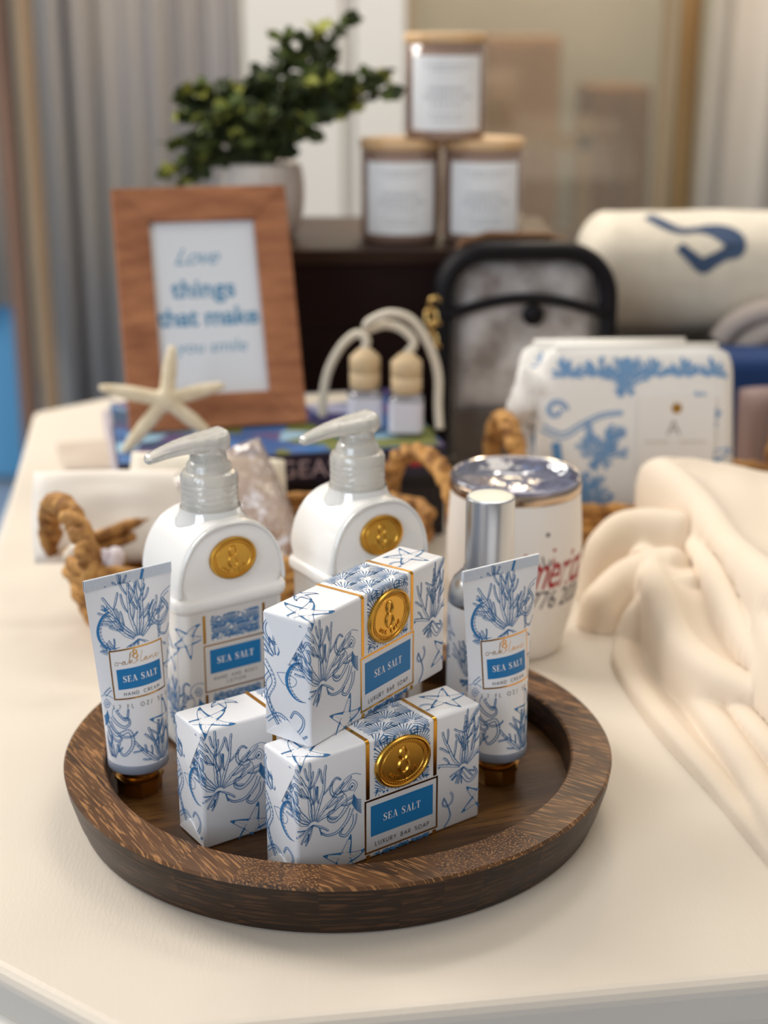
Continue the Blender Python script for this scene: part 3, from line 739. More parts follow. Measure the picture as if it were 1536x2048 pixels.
# ------------------------------------------------------------------ hand cream tubes
def hand_cream(label, loc, rz):
    root = thing('hand_cream_tube', label, 'hand cream', loc, rz, 'hand cream tubes standing on their caps')
    r0, aw, z0, z1 = 16.2, 25.2, 21.5, 121.0
    def sec(z):
        t = max(0, min(1, (z-z0)/(z1-z0))); a = r0+(aw-r0)*t; b = max(.45, r0*(1-t)**.85); return t, a, b
    def mp(x, z, off):
        t, a, b = sec(z); ph = x/26.0*pi/2; k = t**1.3
        X = a*((1-k)*sin(ph)+k*ph/(pi/2)); Y = -(b+off)*cos(ph)-(off if t > .97 else 0)
        return ((X+off*sin(ph)*(1-k))*.001, Y*.001, z*.001)
    mb = MB(); zs = [z0+(z1-z0)*i/24 for i in range(25)]; secs = []; n = 24
    for z in zs:
        secs.append([mp(-26+52*i/n, z, 0) for i in range(n+1)]+[(q[0], -q[1], q[2]) for q in [mp(26-52*i/n, z, 0) for i in range(1, n)]])
    mb.loft(secs)
    A = Art(.28)
    coral(A, 1, 90, 34, 8, 25, 165, 21, 1.5); seahorse(A, -19, 97, .95, 1)
    tentacle(A, curl(17, 101, 7, 2, .9, shrink=.8)+[(14,92),(20,88),(25,92)], 2.2, .8); tentacle(A, [(26,112),(19,108),(24,101),(17,96),(14,86),(20,82)], 2.2, .8)
    coral(A, -10, 82, 13, 4, 100, 170, 25, 1.2, 1, False)
    starfish_print(A, 13, 42, 14, 1.6, 33); coral(A, 6, 21, 24, 8, 25, 155, 28, 1.5, 2, False)
    octopus(A, -20, 54, .75, -1); tentacle(A, [(-22,62),(-16,66),(-12,60),(-16,55),(-11,48),(-9,54)], 2, .7); tentacle(A, [(-24,50),(-18,40),(-10,42),(-9,34),(-15,28),(-18,34)], 2.4, .8)
    starfish_print(A, 24, 70, 9, .5, 2)
    coral(A, -22, 24, 16, 4, 50, 130, 8, 1.3, 1, False)
    A.clip(lambda x, z: -25.5 < x < 25.5 and 22.5 < z < 120.6 and not (-16.6 < x < 16.4 and 54.0 < z < 87.2))
    A.emit(mb, mp, .12, 1)
    G = Art(); G.box(-16.0, 59.4, 15.8, 86.6, .8, 3, 14, 8); G.rect(-12.8, 65.0, 12.6, 76.0, 4, 12)
    G.emit(mb, mp, .12, 0)
    T = Art(); serif(T, 'SEA SALT', -.1, 70.5, 3.3, 5); sans(T, 'HAND CREAM', -.1, 62.4, 1.8, 6, .5, .12); sans(T, '1.7 FL OZ/ 50 G', -.1, 55.6, 2.1, 6, .62, .11)
    T.emit(mb, mp, .2, 0)
    T = Art(); oak_lane(T, -13.2, 78.2, 1.85, 0, .2); eight(T, -2, 83.0, 4.6, 0, .11); T.emit(mb, mp, .2, 3)
    split_edges(mb.obj('tube_body', [M_paper, M_blue, M_blueD, M_gold, M_lab, M_white, M_dark], root), .9)
    cr = MB(); n = 60
    for i in range(n):
        x0 = -25.2+50.4*i/n; w = 50.4/n
        cr.box((x0*.001, -.0008, .1206), ((x0+w*.62)*.001, .0008, .1262)); 
    cr.box((-.0252, -.0005, .1204), (.0252, .0005, .1264))
    A = Art(.28); coral(A, -2, 101, 27, 6, 60, 140, 5, 1.5, 1, False); A.line([(6, 118), (8.5, 127)], 1.6, m=1)
    A.clip(lambda x, z: abs(x) < 24.5 and 120.6 < z < 126.2); A.emit(cr, lambda x, z, off: (x*.001, -.00085-off*.001, z*.001), .06, 1)
    o = cr.obj('crimped_seal', [mat('pale_blue_crimp', lin(222,228,236), .35), M_blue, M_blueD], root, smooth=False)
    sh = MB(); sh.lathe([(.0150, .0160), (.0163, .0172), (.0164, .0216), (.0160, .0222)], 48); sh.obj('shoulder_band', M_shoulder, root)
    cp = MB()
    def octo(r, z, k=8): return [(r*cos(2*pi*(j+.5)/k), r*sin(2*pi*(j+.5)/k), z) for j in range(k)]
    cp.loft([octo(.0118, 0), octo(.0122, .001), octo(.0122, .0078), octo(.0132, .0082), octo(.0132, .0098), octo(.0118, .0104)])
    split_edges(cp.obj('cap', M_brass, root), .5)
    ne = MB(); ne.lathe([(.0105, .0100), (.0100, .0120), (.0098, .0160), (.012, .0165)], 40); ne.obj('neck_ring', M_brass, root)
    return root
h0 = hand_cream('blue and white hand cream tube upside down on its cap, leftmost on the tray', (-.1078, -.0225, .012), .64)
h1 = copy_tree(h0); h1.location = (.0868, -.0095, .012); h1.rotation_euler = (0, 0, .58)
h1['label'] = 'blue and white hand cream tube upside down in front of the silver capped bottle'

# ------------------------------------------------------------------ room spray bottle with silver cap
sp = thing('spray_bottle', 'round bottle with a brushed silver cap standing behind the right hand cream', 'bottle', (.0850, .0530, .012), .3)
m_ = MB(); m_.lathe([(.020, 0), (.0232, .002), (.0235, .004), (.0235, .080), (.0232, .081)], 56)
A = Art(.3)
cyl = lambda R_: (lambda x, z, off: ((R_+off)*sin(x/R_)*.001, -(R_+off)*cos(x/R_)*.001, z*.001))
mp = cyl(23.5)
for k in range(4): coral(A, -50+k*32, 40, 26, 7, 25, 155, 60+k, 1.6, 1); starfish_print(A, -36+k*32, 14, 11, k, k)
for k in range(3): starfish_print(A, -38+k*34, 66, 9, k, k+4)
A.clip(lambda x, z: 3 < z < 79 and abs(x) < 70); A.emit(m_, mp, .12, 1)
split_edges(m_.obj('body', [M_paper, M_blue, M_blueD], sp), .8)
M_silver = mat('brushed_silver', lin(196,200,206), .3, metal=1)
m_ = MB(); m_.lathe([(.0233, .081), (.0234, .0835), (.0228, .088), (.0205, .0935), (.0165, .0975), (.0145, .0985), (.0145, .101)], 56); m_.obj('shoulder', M_silver, sp)
m_ = MB(); m_.lathe([(.0138, .0985), (.0138, .1425), (.0134, .1432)], 56); m_.lathe([(.0134, .1432), (.0128, .1434)], 56)
split_edges(m_.obj('cap', M_silver, sp), .5)
m_ = MB(); m_.lathe([(.0126, .1433), (.0120, .14345)], 48); m_.obj('cap_disc', mat('pale_cap_top', lin(226,226,212), .4), sp)

# ------------------------------------------------------------------ white tumbler with clear lid
tu = thing('wine_tumbler', 'white stemless tumbler with steel rim, clear lid and red lettering', 'tumbler', (.1130, .2060, 0))
m_ = MB(); tp = [(.030, 0), (.0335, .0015), (.0365, .012), (.0408, .03), (.0442, .05), (.0455, .066), (.0452, .085), (.0438, .105), (.0432, .1125)]
pr = smooth_path(tp, 4); m_.lathe(pr, 72)
def trad(z):
    for (r0, a), (r1, b) in zip(pr, pr[1:]):
        if a <= z <= b and b > a: return r0+(r1-r0)*(z-a)/(b-a)
    return .0432
def tmap(x, z, off):
    R_ = trad(z*.001)*1000; th = x/44.0+.62
    return ((R_+off)*sin(th)*.001, -(R_+off)*cos(th)*.001, z*.001)
put_text(m_, 'America', 36, lambda x, z, off: tmap(x*.54-6, z, off), .15, 1, cx=0, cy=56, shear=.5, spacing=.92, bold=.3)
put_text(m_, '1776 2026', 19, lambda x, z, off: tmap(x*.72+1, z, off), .15, 2, cx=0, cy=41, shear=.15, spacing=.95)
A = Art(.6)
A.dot(-9, 93, 1.5, 2); A.dot(-4, 82, 1.3, 1)
for (x, z, a, L, mm) in ((-15, 73, 1.9, 6, 2), (-11, 71, 1.8, 8, 2), (-8, 71, 1.45, 5, 2), (-5, 71, .9, 4, 1), (-6, 72, 1.2, 5, 1)):
    A.line([(x, z), (x+cos(a)*L, z+sin(a)*L)], 1.1, m=mm)
A.emit(m_, tmap, .15, 0)
m_.obj('cup', [mat('white_powder_coat', lin(240,234,228), .38), mat('red_print', lin(170,44,50), .5), mat('charcoal_print', lin(62,56,66), .5)], tu)
m_ = MB(); m_.lathe([(.0433, .1122), (.0438, .1130), (.0438, .1190), (.0432, .1198), (.0424, .1180), (.0420, .1100)], 72, cap=False); m_.obj('steel_rim', mat('steel', lin(190,170,150), .18, metal=1), tu)
M_lid = clear_mat('smoky_blue_lid', (.62,.66,.84,1), gloss=.16, body=.2, rough=.05, bcol=lin(110,120,170), bump=.4, bscale=45)
m_ = MB(); m_.lathe([(.0415, .110), (.0422, .1198), (.0436, .1204), (.0440, .1216), (.0428, .1226), (.0402, .1212), (.0388, .1165), (.012, .1158), (.001, .1158)], 72, cap=False)
m_.obj('lid', M_lid, tu)
m_ = MB(); m_.box((-.008, -.033, .1164), (.008, -.006, .1195)); bevel(m_.obj('lid_slider', M_lid, tu), .002)
m_ = MB(); m_.lathe([(.0385, .100), (.0385, .1075), (.001, .1075)], 48, cap=False); m_.obj('inner_liner', mat('steel', lin(190,170,150), .18, metal=1), tu)

# ------------------------------------------------------------------ woven baskets
M_weave = mat('seagrass', lin(122,78,34), .75, col2=lin(204,152,86), nscale=90, detail=3, mid=.5, soft=.16, bump=.6, bscale=300)
def basket(label, loc, rz, a, b, H, rows, hw_=.52, hh=.04, group='seagrass baskets'):
    root = thing('seagrass_basket', label, 'basket', loc, rz, group)
    mb = MB()
    for k in range(rows):
        z = H*(k+.5)/rows; f_ = .86+.14*sin(min(1, (k+.7)/rows)*pi/2); n = 72; rr_ = H/rows*.56
        pts = []; rad = []
        for i in range(n):
            t = 2*pi*i/n; w = .0016*sin(t*18+pi*(k % 2))
            pts.append(((a*f_+w)*cos(t), (b*f_+w)*sin(t), z+.0008*sin(t*36))); rad.append(rr_*(1+.18*sin(t*36+k)))
        mb.tube(pts, rad, 8, closed=True)
    mb.loft([[(a*.8*s_*cos(2*pi*i/40), b*.8*s_*sin(2*pi*i/40), z) for i in range(40)] for s_, z in ((1, .004), (.02, .0035))])
    mb.obj('woven_body', M_weave, root)
    for sx_ in (-1, 1):
        h = MB()
        for st_ in (-1, 1):
            pts = []
            for i in range(33):
                t = pi*i/32; yy = b*hw_*cos(t); zz = H*.80+(hh+H*.2)*sin(t)**.8
                ph = i*.9+st_*pi/2
                pts.append((sx_*(a*.965+.004+.0048*cos(ph)+.003*sin(t)), yy+.002*sin(ph), zz+.003*sin(ph)))
            h.tube(pts, .0046, 8)
        for i in range(1, 32, 2):   # wrapping strands
            t = pi*(i+.5)/32
            c_ = (sx_*(a*.965+.004+.003*sin(t)), b*hw_*cos(t), H*.80+(hh+H*.2)*sin(t)**.8)
            h.ball(c_, (.0088, .0038, .0064), n=8, k=4)
        h.obj('handle', M_weave, root)
    return root
basket('long low seagrass basket with loop handles behind the lotion bottles', (-.067, .272, 0), .47, .136, .068, .062, 7, hw_=.80, hh=.036)
basket('seagrass basket holding the toile pouches, half under the cream garment', (.247, .425, 0), .20, .126, .060, .050, 6, hw_=.72, hh=.058)

# things in the left basket
M_pouchw = mat('white_fabric_pouch', lin(238,232,224), .7, col2=lin(226,216,204), nscale=14, bump=.5, bscale=40)
def pillow(name, w, h, t, m, loc, rot, n=14, parent=None, wr=.0015, seed=0):
    V = []; F = []
    for s_ in (-1, 1):
        for i in range(n+1):
            for j in range(n+1):
                u, v = i/n*2-1, j/n*2-1
                e_ = max(0, (1-u**4)*(1-v**4))**.5
                nz = noise.noise(Vector((u*2.2+seed, v*2.2, s_*3)))*wr*e_*2
                V.append((u*w/2*(1-.03*v*v), s_*(t/2*e_+.0006)+nz, (v+1)*h/2*(1-.02*u*u)))
    N = (n+1)**2
    for k in range(2):
        for i in range(n):
            for j in range(n):
                q = (k*N+i*(n+1)+j, k*N+(i+1)*(n+1)+j, k*N+(i+1)*(n+1)+j+1, k*N+i*(n+1)+j+1)
                F.append(q if k == 0 else q[::-1])
    b_ = [i*(n+1) for i in range(n+1)]+[n*(n+1)+j for j in range(1, n+1)]+[i*(n+1)+n for i in range(n-1, -1, -1)]+[j for j in range(n-1, 0, -1)]
    for i in range(len(b_)):
        a1, a2 = b_[i], b_[(i+1) % len(b_)]; F.append((a2, a1, a1+N, a2+N))
    return link(name, V, F, m, parent, loc=loc, rot=rot)
tag(pillow('gift_pouch', .135, .075, .014, M_pouchw, (-.162, .275, .034), (-.75, .06, .22), seed=1), 'white pouch leaning out of the left basket, nearest its left handle', 'pouch')
tag(pillow('gift_pouch', .120, .088, .014, mat('ivory_fabric_pouch', lin(240,234,216), .7, col2=lin(228,216,200), nscale=18, bump=.5, bscale=40), (-.108, .302, .022), (-.62, .10, .16), seed=4),
    'ivory pouch leaning in the basket behind the left lotion pump', 'pouch')
M_shellp = clear_mat('clear_shell_packet', (.96,.92,.88,1), gloss=.12, body=.4, rough=.15, bcol=lin(214,186,170), bump=.6, bscale=80)
tag(pillow('shell_packet', .080, .095, .018, M_shellp, (-.066, .292, .020), (-.45, -.42, .1), seed=8, wr=.003), 'clear packet of pinkish shells between the two lotion bottles', 'packet')
def shell(label, loc, r, col, seed, name='seashell', grp='shells in the left basket'):
    V = MB(); rr = random.Random(seed); n = 26
    pts = []; rad = []
    for i in range(n):
        t = i/(n-1); a = t*4.5*pi; q = r*.55*(1-t)**1.1
        pts.append((q*cos(a), q*sin(a), r*1.3*t)); rad.append(max(.0008, r*.5*(1-t)**1.1))
    V.tube(pts, rad, 10)
    o = V.obj(name, mat('shell_%d' % col[0], lin(*col), .4, col2=lin(col[0]-30, col[1]-42, col[2]-52), nscale=60), loc=loc, rot=(rr.uniform(.6, 2), rr.uniform(-.6, .6), rr.uniform(0, 6)))
    return tag(o, label, 'shell', grp)
for i, (x, y, z, r, col, lb) in enumerate((
    (-.182, .212, .070, .016, (236,226,210), 'cream spiral shell just inside the left basket handle'),
    (-.160, .216, .068, .012, (230,226,236), 'small white shell behind the left basket handle'),
    (-.160, .200, .060, .016, (206,172,128), 'tan spiral shell in the front of the left basket'),
    (-.132, .232, .062, .014, (232,214,190), 'cream shell beside the left bottle shoulder in the basket'),
    (-.172, .238, .052, .016, (214,190,160), 'beige shell lying low in the left basket'),
    (-.022, .290, .052, .016, (206,160,138), 'pinkish brown shell between the two lotion pumps'),
    (-.120, .215, .058, .013, (200,160,112), 'brown shell at the front rim of the left basket'))):
    shell(lb, (x, y, z-.012), r, col, i)

# grey packet and strip on the table at the left
o = MB(); poly_prism(o, [(-.276, .605), (-.226, .610), (-.246, .715), (-.304, .700)], .0005, .006)
tag(bevel(o.obj('flat_packet', mat('taupe_packet', lin(186,170,156), .6, col2=lin(198,184,170), nscale=20), smooth=False), .003), 'flat taupe packet lying on the table left of the book', 'packet')
o = MB(); o.tube([(-.276, .83, .0045), (-.250, .71, .0045), (-.226, .60, .0045), (-.206, .52, .0045)], .0045, 8, flat=.7)
tag(o.obj('grey_strap', mat('grey_lilac_strap', lin(168,160,172), .6)), 'lilac grey strap crossing the table beside the starfish', 'strap')

# ------------------------------------------------------------------ books, sign, starfish
bx = thing('storage_box', 'black box under the blue flower book', 'box', (.076, .430, 0), .12)
m_ = MB(); m_.box((-.262, .004, 0), (0, .18, .045)); bevel(m_.obj('box_base', mat('black_box_card', lin(26,18,24), .45), bx, smooth=False), .002)
m_ = MB(); m_.box((-.264, .002, .0452), (.002, .182, .056)); bevel(m_.obj('box_lid', mat('black_box_card', lin(26,18,24), .45), bx, smooth=False), .002)
bk = thing('flower_book', 'large book with navy spine and blue and purple flowers on its cover', 'book', (.075, .426, .0565), .21)
LW, DP, TH = .262, .200, .0235
m_ = MB()
def book_cover_mat():
    m = bpy.data.materials.new('flower_cover'); m.use_nodes = True; n = m.node_tree.nodes; l = m.node_tree.links; p = n['Principled BSDF']
    t = n.new('ShaderNodeTexCoord'); v = n.new('ShaderNodeTexVoronoi'); v.inputs['Scale'].default_value = 32; l.new(t.outputs['Object'], v.inputs['Vector'])
    r = n.new('ShaderNodeValToRGB'); sep = n.new('ShaderNodeSeparateColor'); l.new(v.outputs['Color'], sep.inputs[0]); l.new(sep.outputs[0], r.inputs[0]); r.color_ramp.interpolation = 'CONSTANT'
    cs = [(0, lin(44,92,150)), (.2, lin(96,84,130)), (.36, lin(60,110,170)), (.5, lin(150,190,214)), (.6, lin(70,66,110)), (.74, lin(112,122,66)), (.86, lin(40,76,110)), (.94, lin(170,170,196))]
    r.color_ramp.elements[0].color = cs[0][1]; r.color_ramp.elements[1].position = cs[1][0]; r.color_ramp.elements[1].color = cs[1][1]
    for q, c_ in cs[2:]: e_ = r.color_ramp.elements.new(q); e_.color = c_
    l.new(r.outputs[0], p.inputs['Base Color']); p.inputs['Roughness'].default_value = .3
    return m
MC = book_cover_mat()
m_.box((-LW, 0, TH-.003), (0, DP, TH)); m_.box((-LW+.02, .155, TH), (-.02, .195, TH+.0004), 1)
m_.box((-.095, .004, TH), (-.004, .030, TH+.0003), 2)
m_.obj('front_cover', [MC, mat('cream_title_block', lin(222,212,196), .5), mat('olive_leaf_print', lin(120,124,62), .5)], bk, smooth=False)
m_ = MB(); m_.box((-LW, 0, 0), (0, DP, .003)); m_.obj('back_cover', mat('navy_cover', lin(30,28,52), .35), bk, smooth=False)
m_ = MB(); m_.box((-LW+.004, .003, .003), (-.004, DP-.004, TH-.003)); m_.obj('page_block', mat('page_paper', lin(230,222,206), .8, col2=lin(214,204,186), nscale=40, stretch=(1,1,20)), bk, smooth=False)
m_ = MB(); m_.box((-LW, -.003, 0), (0, .001, TH), 0)
put_text(m_, 'HYDRANGEAS', .0205, lambda x, y, off: (x, -.0032-off, y), .0002, 1, cx=-.157, cy=.0045, spacing=1.05)
m_.box((-.030, -.0034, .008), (-.020, -.003, .016), 2); m_.box((-.018, -.0034, .008), (-.010, -.003, .016), 3)
m_.obj('spine', [mat('navy_cover', lin(30,28,52), .35), mat('silver_lettering', lin(178,160,166), .5), mat('red_print', lin(170,44,50), .5), mat('grey_mark', lin(110,106,112), .5)], bk, smooth=False)

fr = thing('framed_sign', 'reddish wooden picture frame leaning back with blue lettering on white', 'picture frame', (-.187, .458, .0812), rot=(-.4705, 0, .2259))
FW, FH, FB = .1503, .2133, .030
M_fwood = mat('reddish_frame_wood', lin(138,82,50), .5, col2=lin(184,122,82), nscale=22, stretch=(1,1,4), detail=5, bump=.2, bscale=120)
def strip(P, y0, y1, parent, name):
    m = MB(); n = len(P); m.add([(x, y0, z) for x, z in P]+[(x, y1, z) for x, z in P], [tuple(range(n)), tuple(range(2*n-1, n-1, -1))]+[(i, i+n, (i+1) % n+n, (i+1) % n) for i in range(n)])
    return bevel(m.obj(name, M_fwood, parent, smooth=False), .0012, 2)
strip([(0,0), (FW,0), (FW-FB,FB), (FB,FB)], -.002, .012, fr, 'frame_rail')
strip([(0,FH), (FB,FH-FB), (FW-FB,FH-FB), (FW,FH)], -.002, .012, fr, 'frame_rail')
strip([(0,0), (FB,FB), (FB,FH-FB), (0,FH)], -.002, .012, fr, 'frame_rail')
strip([(FW,0), (FW,FH), (FW-FB,FH-FB), (FW-FB,FB)], -.002, .012, fr, 'frame_rail')
m_ = MB(); m_.box((FB-.004, .004, FB-.004), (FW-FB+.004, .008, FH-FB+.004), 0)
fm_ = lambda x, y, off: (x, .004-off, y)
put_text(m_, 'Love', .021, fm_, .0002, 1, cx=FW/2-.008, cy=FH-FB-.038, shear=.5, spacing=.9)
put_text(m_, 'things', .022, fm_, .0002, 2, cx=FW/2-.003, cy=FH-FB-.067, spacing=1.05, bold=.0006)
put_text(m_, 'that make', .022, fm_, .0002, 2, cx=FW/2-.001, cy=FH-FB-.092, spacing=.98, bold=.0006)
put_text(m_, 'you smile', .0155, fm_, .0002, 1, cx=FW/2, cy=FH-FB-.116, shear=.2)
m_.obj('printed_sheet', [mat('sign_paper', lin(226,230,236), .4), mat('light_blue_print', lin(110,160,190), .5), mat('mid_blue_print', lin(88,146,184), .5)], fr, smooth=False)
m_ = MB(); m_.box((FB-.004, .0082, FB-.004), (FW-FB+.004, .013, FH-FB+.004)); m_.obj('backing_board', mat('black_backing', lin(30,26,24), .8), fr, smooth=False)
m_ = MB(); m_.loft([[(FW/2-.02, .013, .13), (FW/2+.02, .013, .13), (FW/2+.02, .016, .13), (FW/2-.02, .016, .13)], [(FW/2-.025, .085, .038), (FW/2+.025, .085, .038), (FW/2+.025, .088, .038), (FW/2-.025, .088, .038)]])
m_.obj('easel_strut', mat('black_backing', lin(30,26,24), .8), fr, smooth=False)

# starfish leaning on the sign
st = MB(); R_ = .048
arms = [(82, .044), (13, .048), (-40, .045), (-130, .056), (168, .054)]
n = 10
for ang, L in arms:
    a = math.radians(ang); secs = []
    for k in range(n+1):
        t = k/n; r = .0062*(1-t)**.6+.0022; r = min(r, .0060); x, z = cos(a)*L*t, sin(a)*L*t
        secs.append([(x-sin(a)*r*cos(q), -r*.75*sin(q), z+cos(a)*r*cos(q)) for q in [2*pi*j/12 for j in range(12)]])
    st.loft(secs); 
st.ball((0, 0, 0), (.0105, .0066, .0105), n=16, k=8)
for ang, L in arms:
    a = math.radians(ang)
    for k in range(2, 14): st.ball((cos(a)*L*k/15, -.0048*(1-k/15)**.5-.0012, sin(a)*L*k/15), .0010, n=6, k=3)
o = st.obj('starfish', mat('bleached_starfish', lin(232,218,190), .7, col2=lin(216,198,166), nscale=120, bump=.4, bscale=400), loc=(-.1500, .4215, .1190), rot=(-.36, 0, .10))
tag(o, 'pale dried starfish leaning against the lower left of the wooden frame', 'starfish')

# ------------------------------------------------------------------ car diffusers with cords
M_beech = mat('pale_beech', lin(222,198,160), .55, col2=lin(206,178,138), nscale=30, stretch=(1,1,3))
M_cord = mat('cream_cord', lin(216,206,188), .8, bump=.6, bscale=600)
M_frost = clear_mat('frosted_glass', (.9,.9,.95,1), gloss=.1, body=.35, rough=.1, bcol=lin(210,206,214))
def diffuser(label, loc, rz, cord):
    root = thing('hanging_diffuser', label, 'diffuser', loc, rz, 'small corded diffusers on the book')
    m = MB(); m.loft([[(x, y, z) for x, y, _ in rrect(.028-2*i, .028-2*i, .006, 0, 5)] for z, i in ((0, .002), (.002, 0), (.030, 0), (.033, .003), (.035, .007))]); m.obj('glass_vial', M_frost, root)
    m = MB(); m.loft([[(x, y, z) for x, y, _ in rrect(.0285, .0285, .006, 0, 5)] for z in (.003, .028)], cap=False); m.obj('vial_label', mat('lilac_white_label', lin(222,220,232), .5), root)
    m = MB(); m.lathe([(.0118, .0345), (.0128, .036), (.0128, .047), (.0122, .0475), (.0122, .0485), (.0128, .049), (.0128, .060), (.0118, .0615), (.009, .064), (.006, .067), (.003, .0675)], 32); m.obj('wooden_cap', M_beech, root)
    m = MB(); m.tube(smooth_path(cord, 8), .0038, 10); m.obj('cord', M_cord, root)
    return root
diffuser('corded diffuser with beech cap, left of the pair on the book', (.0090, .478, .0812), .1,
    [(0,.003,.066), (.002,.006,.074), (-.006,.010,.078), (-.018,.012,.068), (-.029,.014,.048), (-.034,.016,.026), (-.035,.018,.006)])
diffuser('corded diffuser with beech cap, nearer the clear bag', (.0435, .462, .0812), -.05,
    [(0,.002,.066), (.006,.010,.074), (-.004,.014,.084), (-.018,.014,.088), (-.032,.010,.085), (-.031,.004,.092), (-.014,.002,.0995), (.004,.004,.094), (.018,.006,.074), (.026,.008,.048), (.0265,.004,.022), (.028,-.004,.004)])

# ------------------------------------------------------------------ dark crate, candles and plant
cr = thing('wooden_crate', 'dark brown wooden crate raising the candles and plant', 'crate', (-.155, .665, 0), 0)
M_crate = mat('dark_crate_wood', lin(26,8,5), .6, spec=.2, col2=lin(34,12,8), nscale=12, stretch=(.5,4,4))
CW, CD, CH = .352, .25, .203
m_ = MB(); m_.box((0, .012, CH-.012), (CW, CD, CH)); m_.box((0, 0, CH-.014), (CW, .012, CH)); bevel(m_.obj('top_board', mat('crate_top_wood', lin(40,20,10), .5, spec=.25, col2=lin(58,34,18), nscale=12, stretch=(.5,4,4)), cr, smooth=False), .002)
for i in range(3):
    m_ = MB(); m_.box((.002, .004, .001+i*.0628), (CW-.002, .014, .0632+i*.0628)); bevel(m_.obj('front_slat', M_crate, cr, smooth=False), .002)
for x in (.001, CW-.013):
    m_ = MB(); m_.box((x, .014, 0), (x+.012, CD-.002, CH-.013)); bevel(m_.obj('side_panel', M_crate, cr, smooth=False), .002)

M_jar = clear_mat('rose_tinted_jar', (.86,.76,.70,1), gloss=.05, body=.5, rough=.06, bcol=lin(196,160,142))
M_lid2 = mat('bamboo_lid', lin(206,164,116), .5, col2=lin(226,190,146), nscale=20, stretch=(1,8,1))
def candle(label, loc, rz):
    root = thing('jar_candle', label, 'candle', loc, rz, 'jar candles stacked in a pyramid')
    R_ = .0385
    m = MB(); m.lathe([(R_-.004, 0), (R_-.001, .001), (R_, .004), (R_, .086), (R_-.0015, .087), (R_-.003, .086), (R_-.003, .009), (.001, .008)], 56, cap=False); m.obj('glass_jar', M_jar, root)
    m = MB(); m.lathe([(R_-.0035, .009), (R_-.0035, .070), (R_-.006, .071)], 48); m.obj('wax', mat('candle_wax', lin(196,168,146), .5, sss=.2), root)
    m = MB(); m.lathe([(R_-.0032, .080), (R_-.003, .0872), (R_+.0005, .0874), (R_+.001, .089), (R_+.001, .0955), (R_, .0968)], 56); m.obj('bamboo_lid', M_lid2, root)
    m = MB(); mp = cyl(R_*1000)
    A = Art(); A.rect(-37, 9, 37, 77, 0, 24, 1); A.emit(m, mp, .25, 0)
    A = Art(); rr = random.Random(2)
    for z, w, h in ((68, 44, 3), (64, 30, 2), (47, 36, 5), (40, 44, 5), (33, 30, 4), (24, 34, 2.5), (19, 26, 2.5)):
        x = -w/2
        while x < w/2: q = rr.uniform(2, 5); A.rect(x, z-h/2, min(x+q, w/2), z+h/2, 1, 2) if False else A.line([(x, z-h/2), (x+q*.4, z+h/2), (x+q*.7, z-h/2)], .7, m=1); x += q+1
    A.emit(m, mp, .32, 0)
    m.obj('label', [mat('candle_label', lin(248,248,248), .5), mat('grey_label_print', lin(170,172,178), .6)], root, smooth=False)
    return root
c0 = candle('jar candle with bamboo lid on the crate, lower left of the pyramid', (.0410, .738, .2032), 0)
c1 = copy_tree(c0); c1.location = (.1215, .738, .2032); c1['label'] = 'jar candle with bamboo lid on the crate, lower right of the pyramid'
c2 = copy_tree(c0); c2.location = (.0835, .738, .3003); c2['label'] = 'jar candle with bamboo lid on top of the two others'

pl = thing('potted_plant', 'bushy green faux plant in a white ribbed pot on the crate', 'potted plant', (-.0935, .748, .2035))
m_ = MB(); n = 60; secs = []
for r, z in smooth_path([(.026, 0), (.0335, .008), (.0385, .03), (.0395, .05), (.0375, .066), (.035, .072)], 3):
    secs.append([((r+.0008*cos(20*2*pi*j/n))*cos(2*pi*j/n), (r+.0008*cos(20*2*pi*j/n))*sin(2*pi*j/n), z) for j in range(n)])
m_.loft(secs); m_.lathe([(.035, .072), (.0335, .0725), (.033, .064)], 60, cap=False)
m_.obj('pot', mat('cream_ceramic', lin(222,212,202), .45, col2=lin(208,190,176), nscale=18), pl)
stems = MB(); leaves = MB(); rr = random.Random(12)
def leaf(mb, p, d, s, m):
    d = Vector(d).normalized(); sd = d.cross(Vector((rr.uniform(-1,1), rr.uniform(-1,1), rr.uniform(-.2,1)))).normalized(); up = sd.cross(d)
    P = []
    for t, w in ((0, .05), (.2, .62), (.5, 1), (.8, .75), (1, .08)):
        c_ = Vector(p)+d*(s*t)-up*(s*.18*t*t)
        P += [c_-sd*(s*.42*w)+up*(s*.10*w), c_-up*(0), c_+sd*(s*.42*w)+up*(s*.10*w)]
    F = []
    for i in range(4): F += [(i*3, i*3+1, i*3+4, i*3+3), (i*3+1, i*3+2, i*3+5, i*3+4)]
    mb.add(P, F, m)
tips = [(-.105,.02,.088),(-.100,-.02,.112),(-.085,-.01,.125),(-.118,0,.05),(-.112,-.02,.015),(-.075,-.03,.085),(-.055,.01,.13),(-.03,-.01,.12),(-.05,-.04,.10),(.0,.0,.135),(.02,-.01,.175),(.045,.0,.205),(.075,.005,.215),(.015,.01,.2),(.03,-.03,.14),(.05,.01,.13),(.06,-.02,.15),(.08,0,.12),(.115,.0,.145),(.125,-.01,.12),(.07,-.03,.09),(.09,.01,.10),(.0,-.05,.1),(-.02,-.045,.085),(.03,-.045,.085),(-.09,.02,.06),(-.07,-.03,.045),(-.095,-.02,-.0),(.05,.03,.17),(-.02,.03,.14),(-.06,.04,.11),(.1,.03,.13),(-.04,-.04,.065),(.045,-.04,.07)]
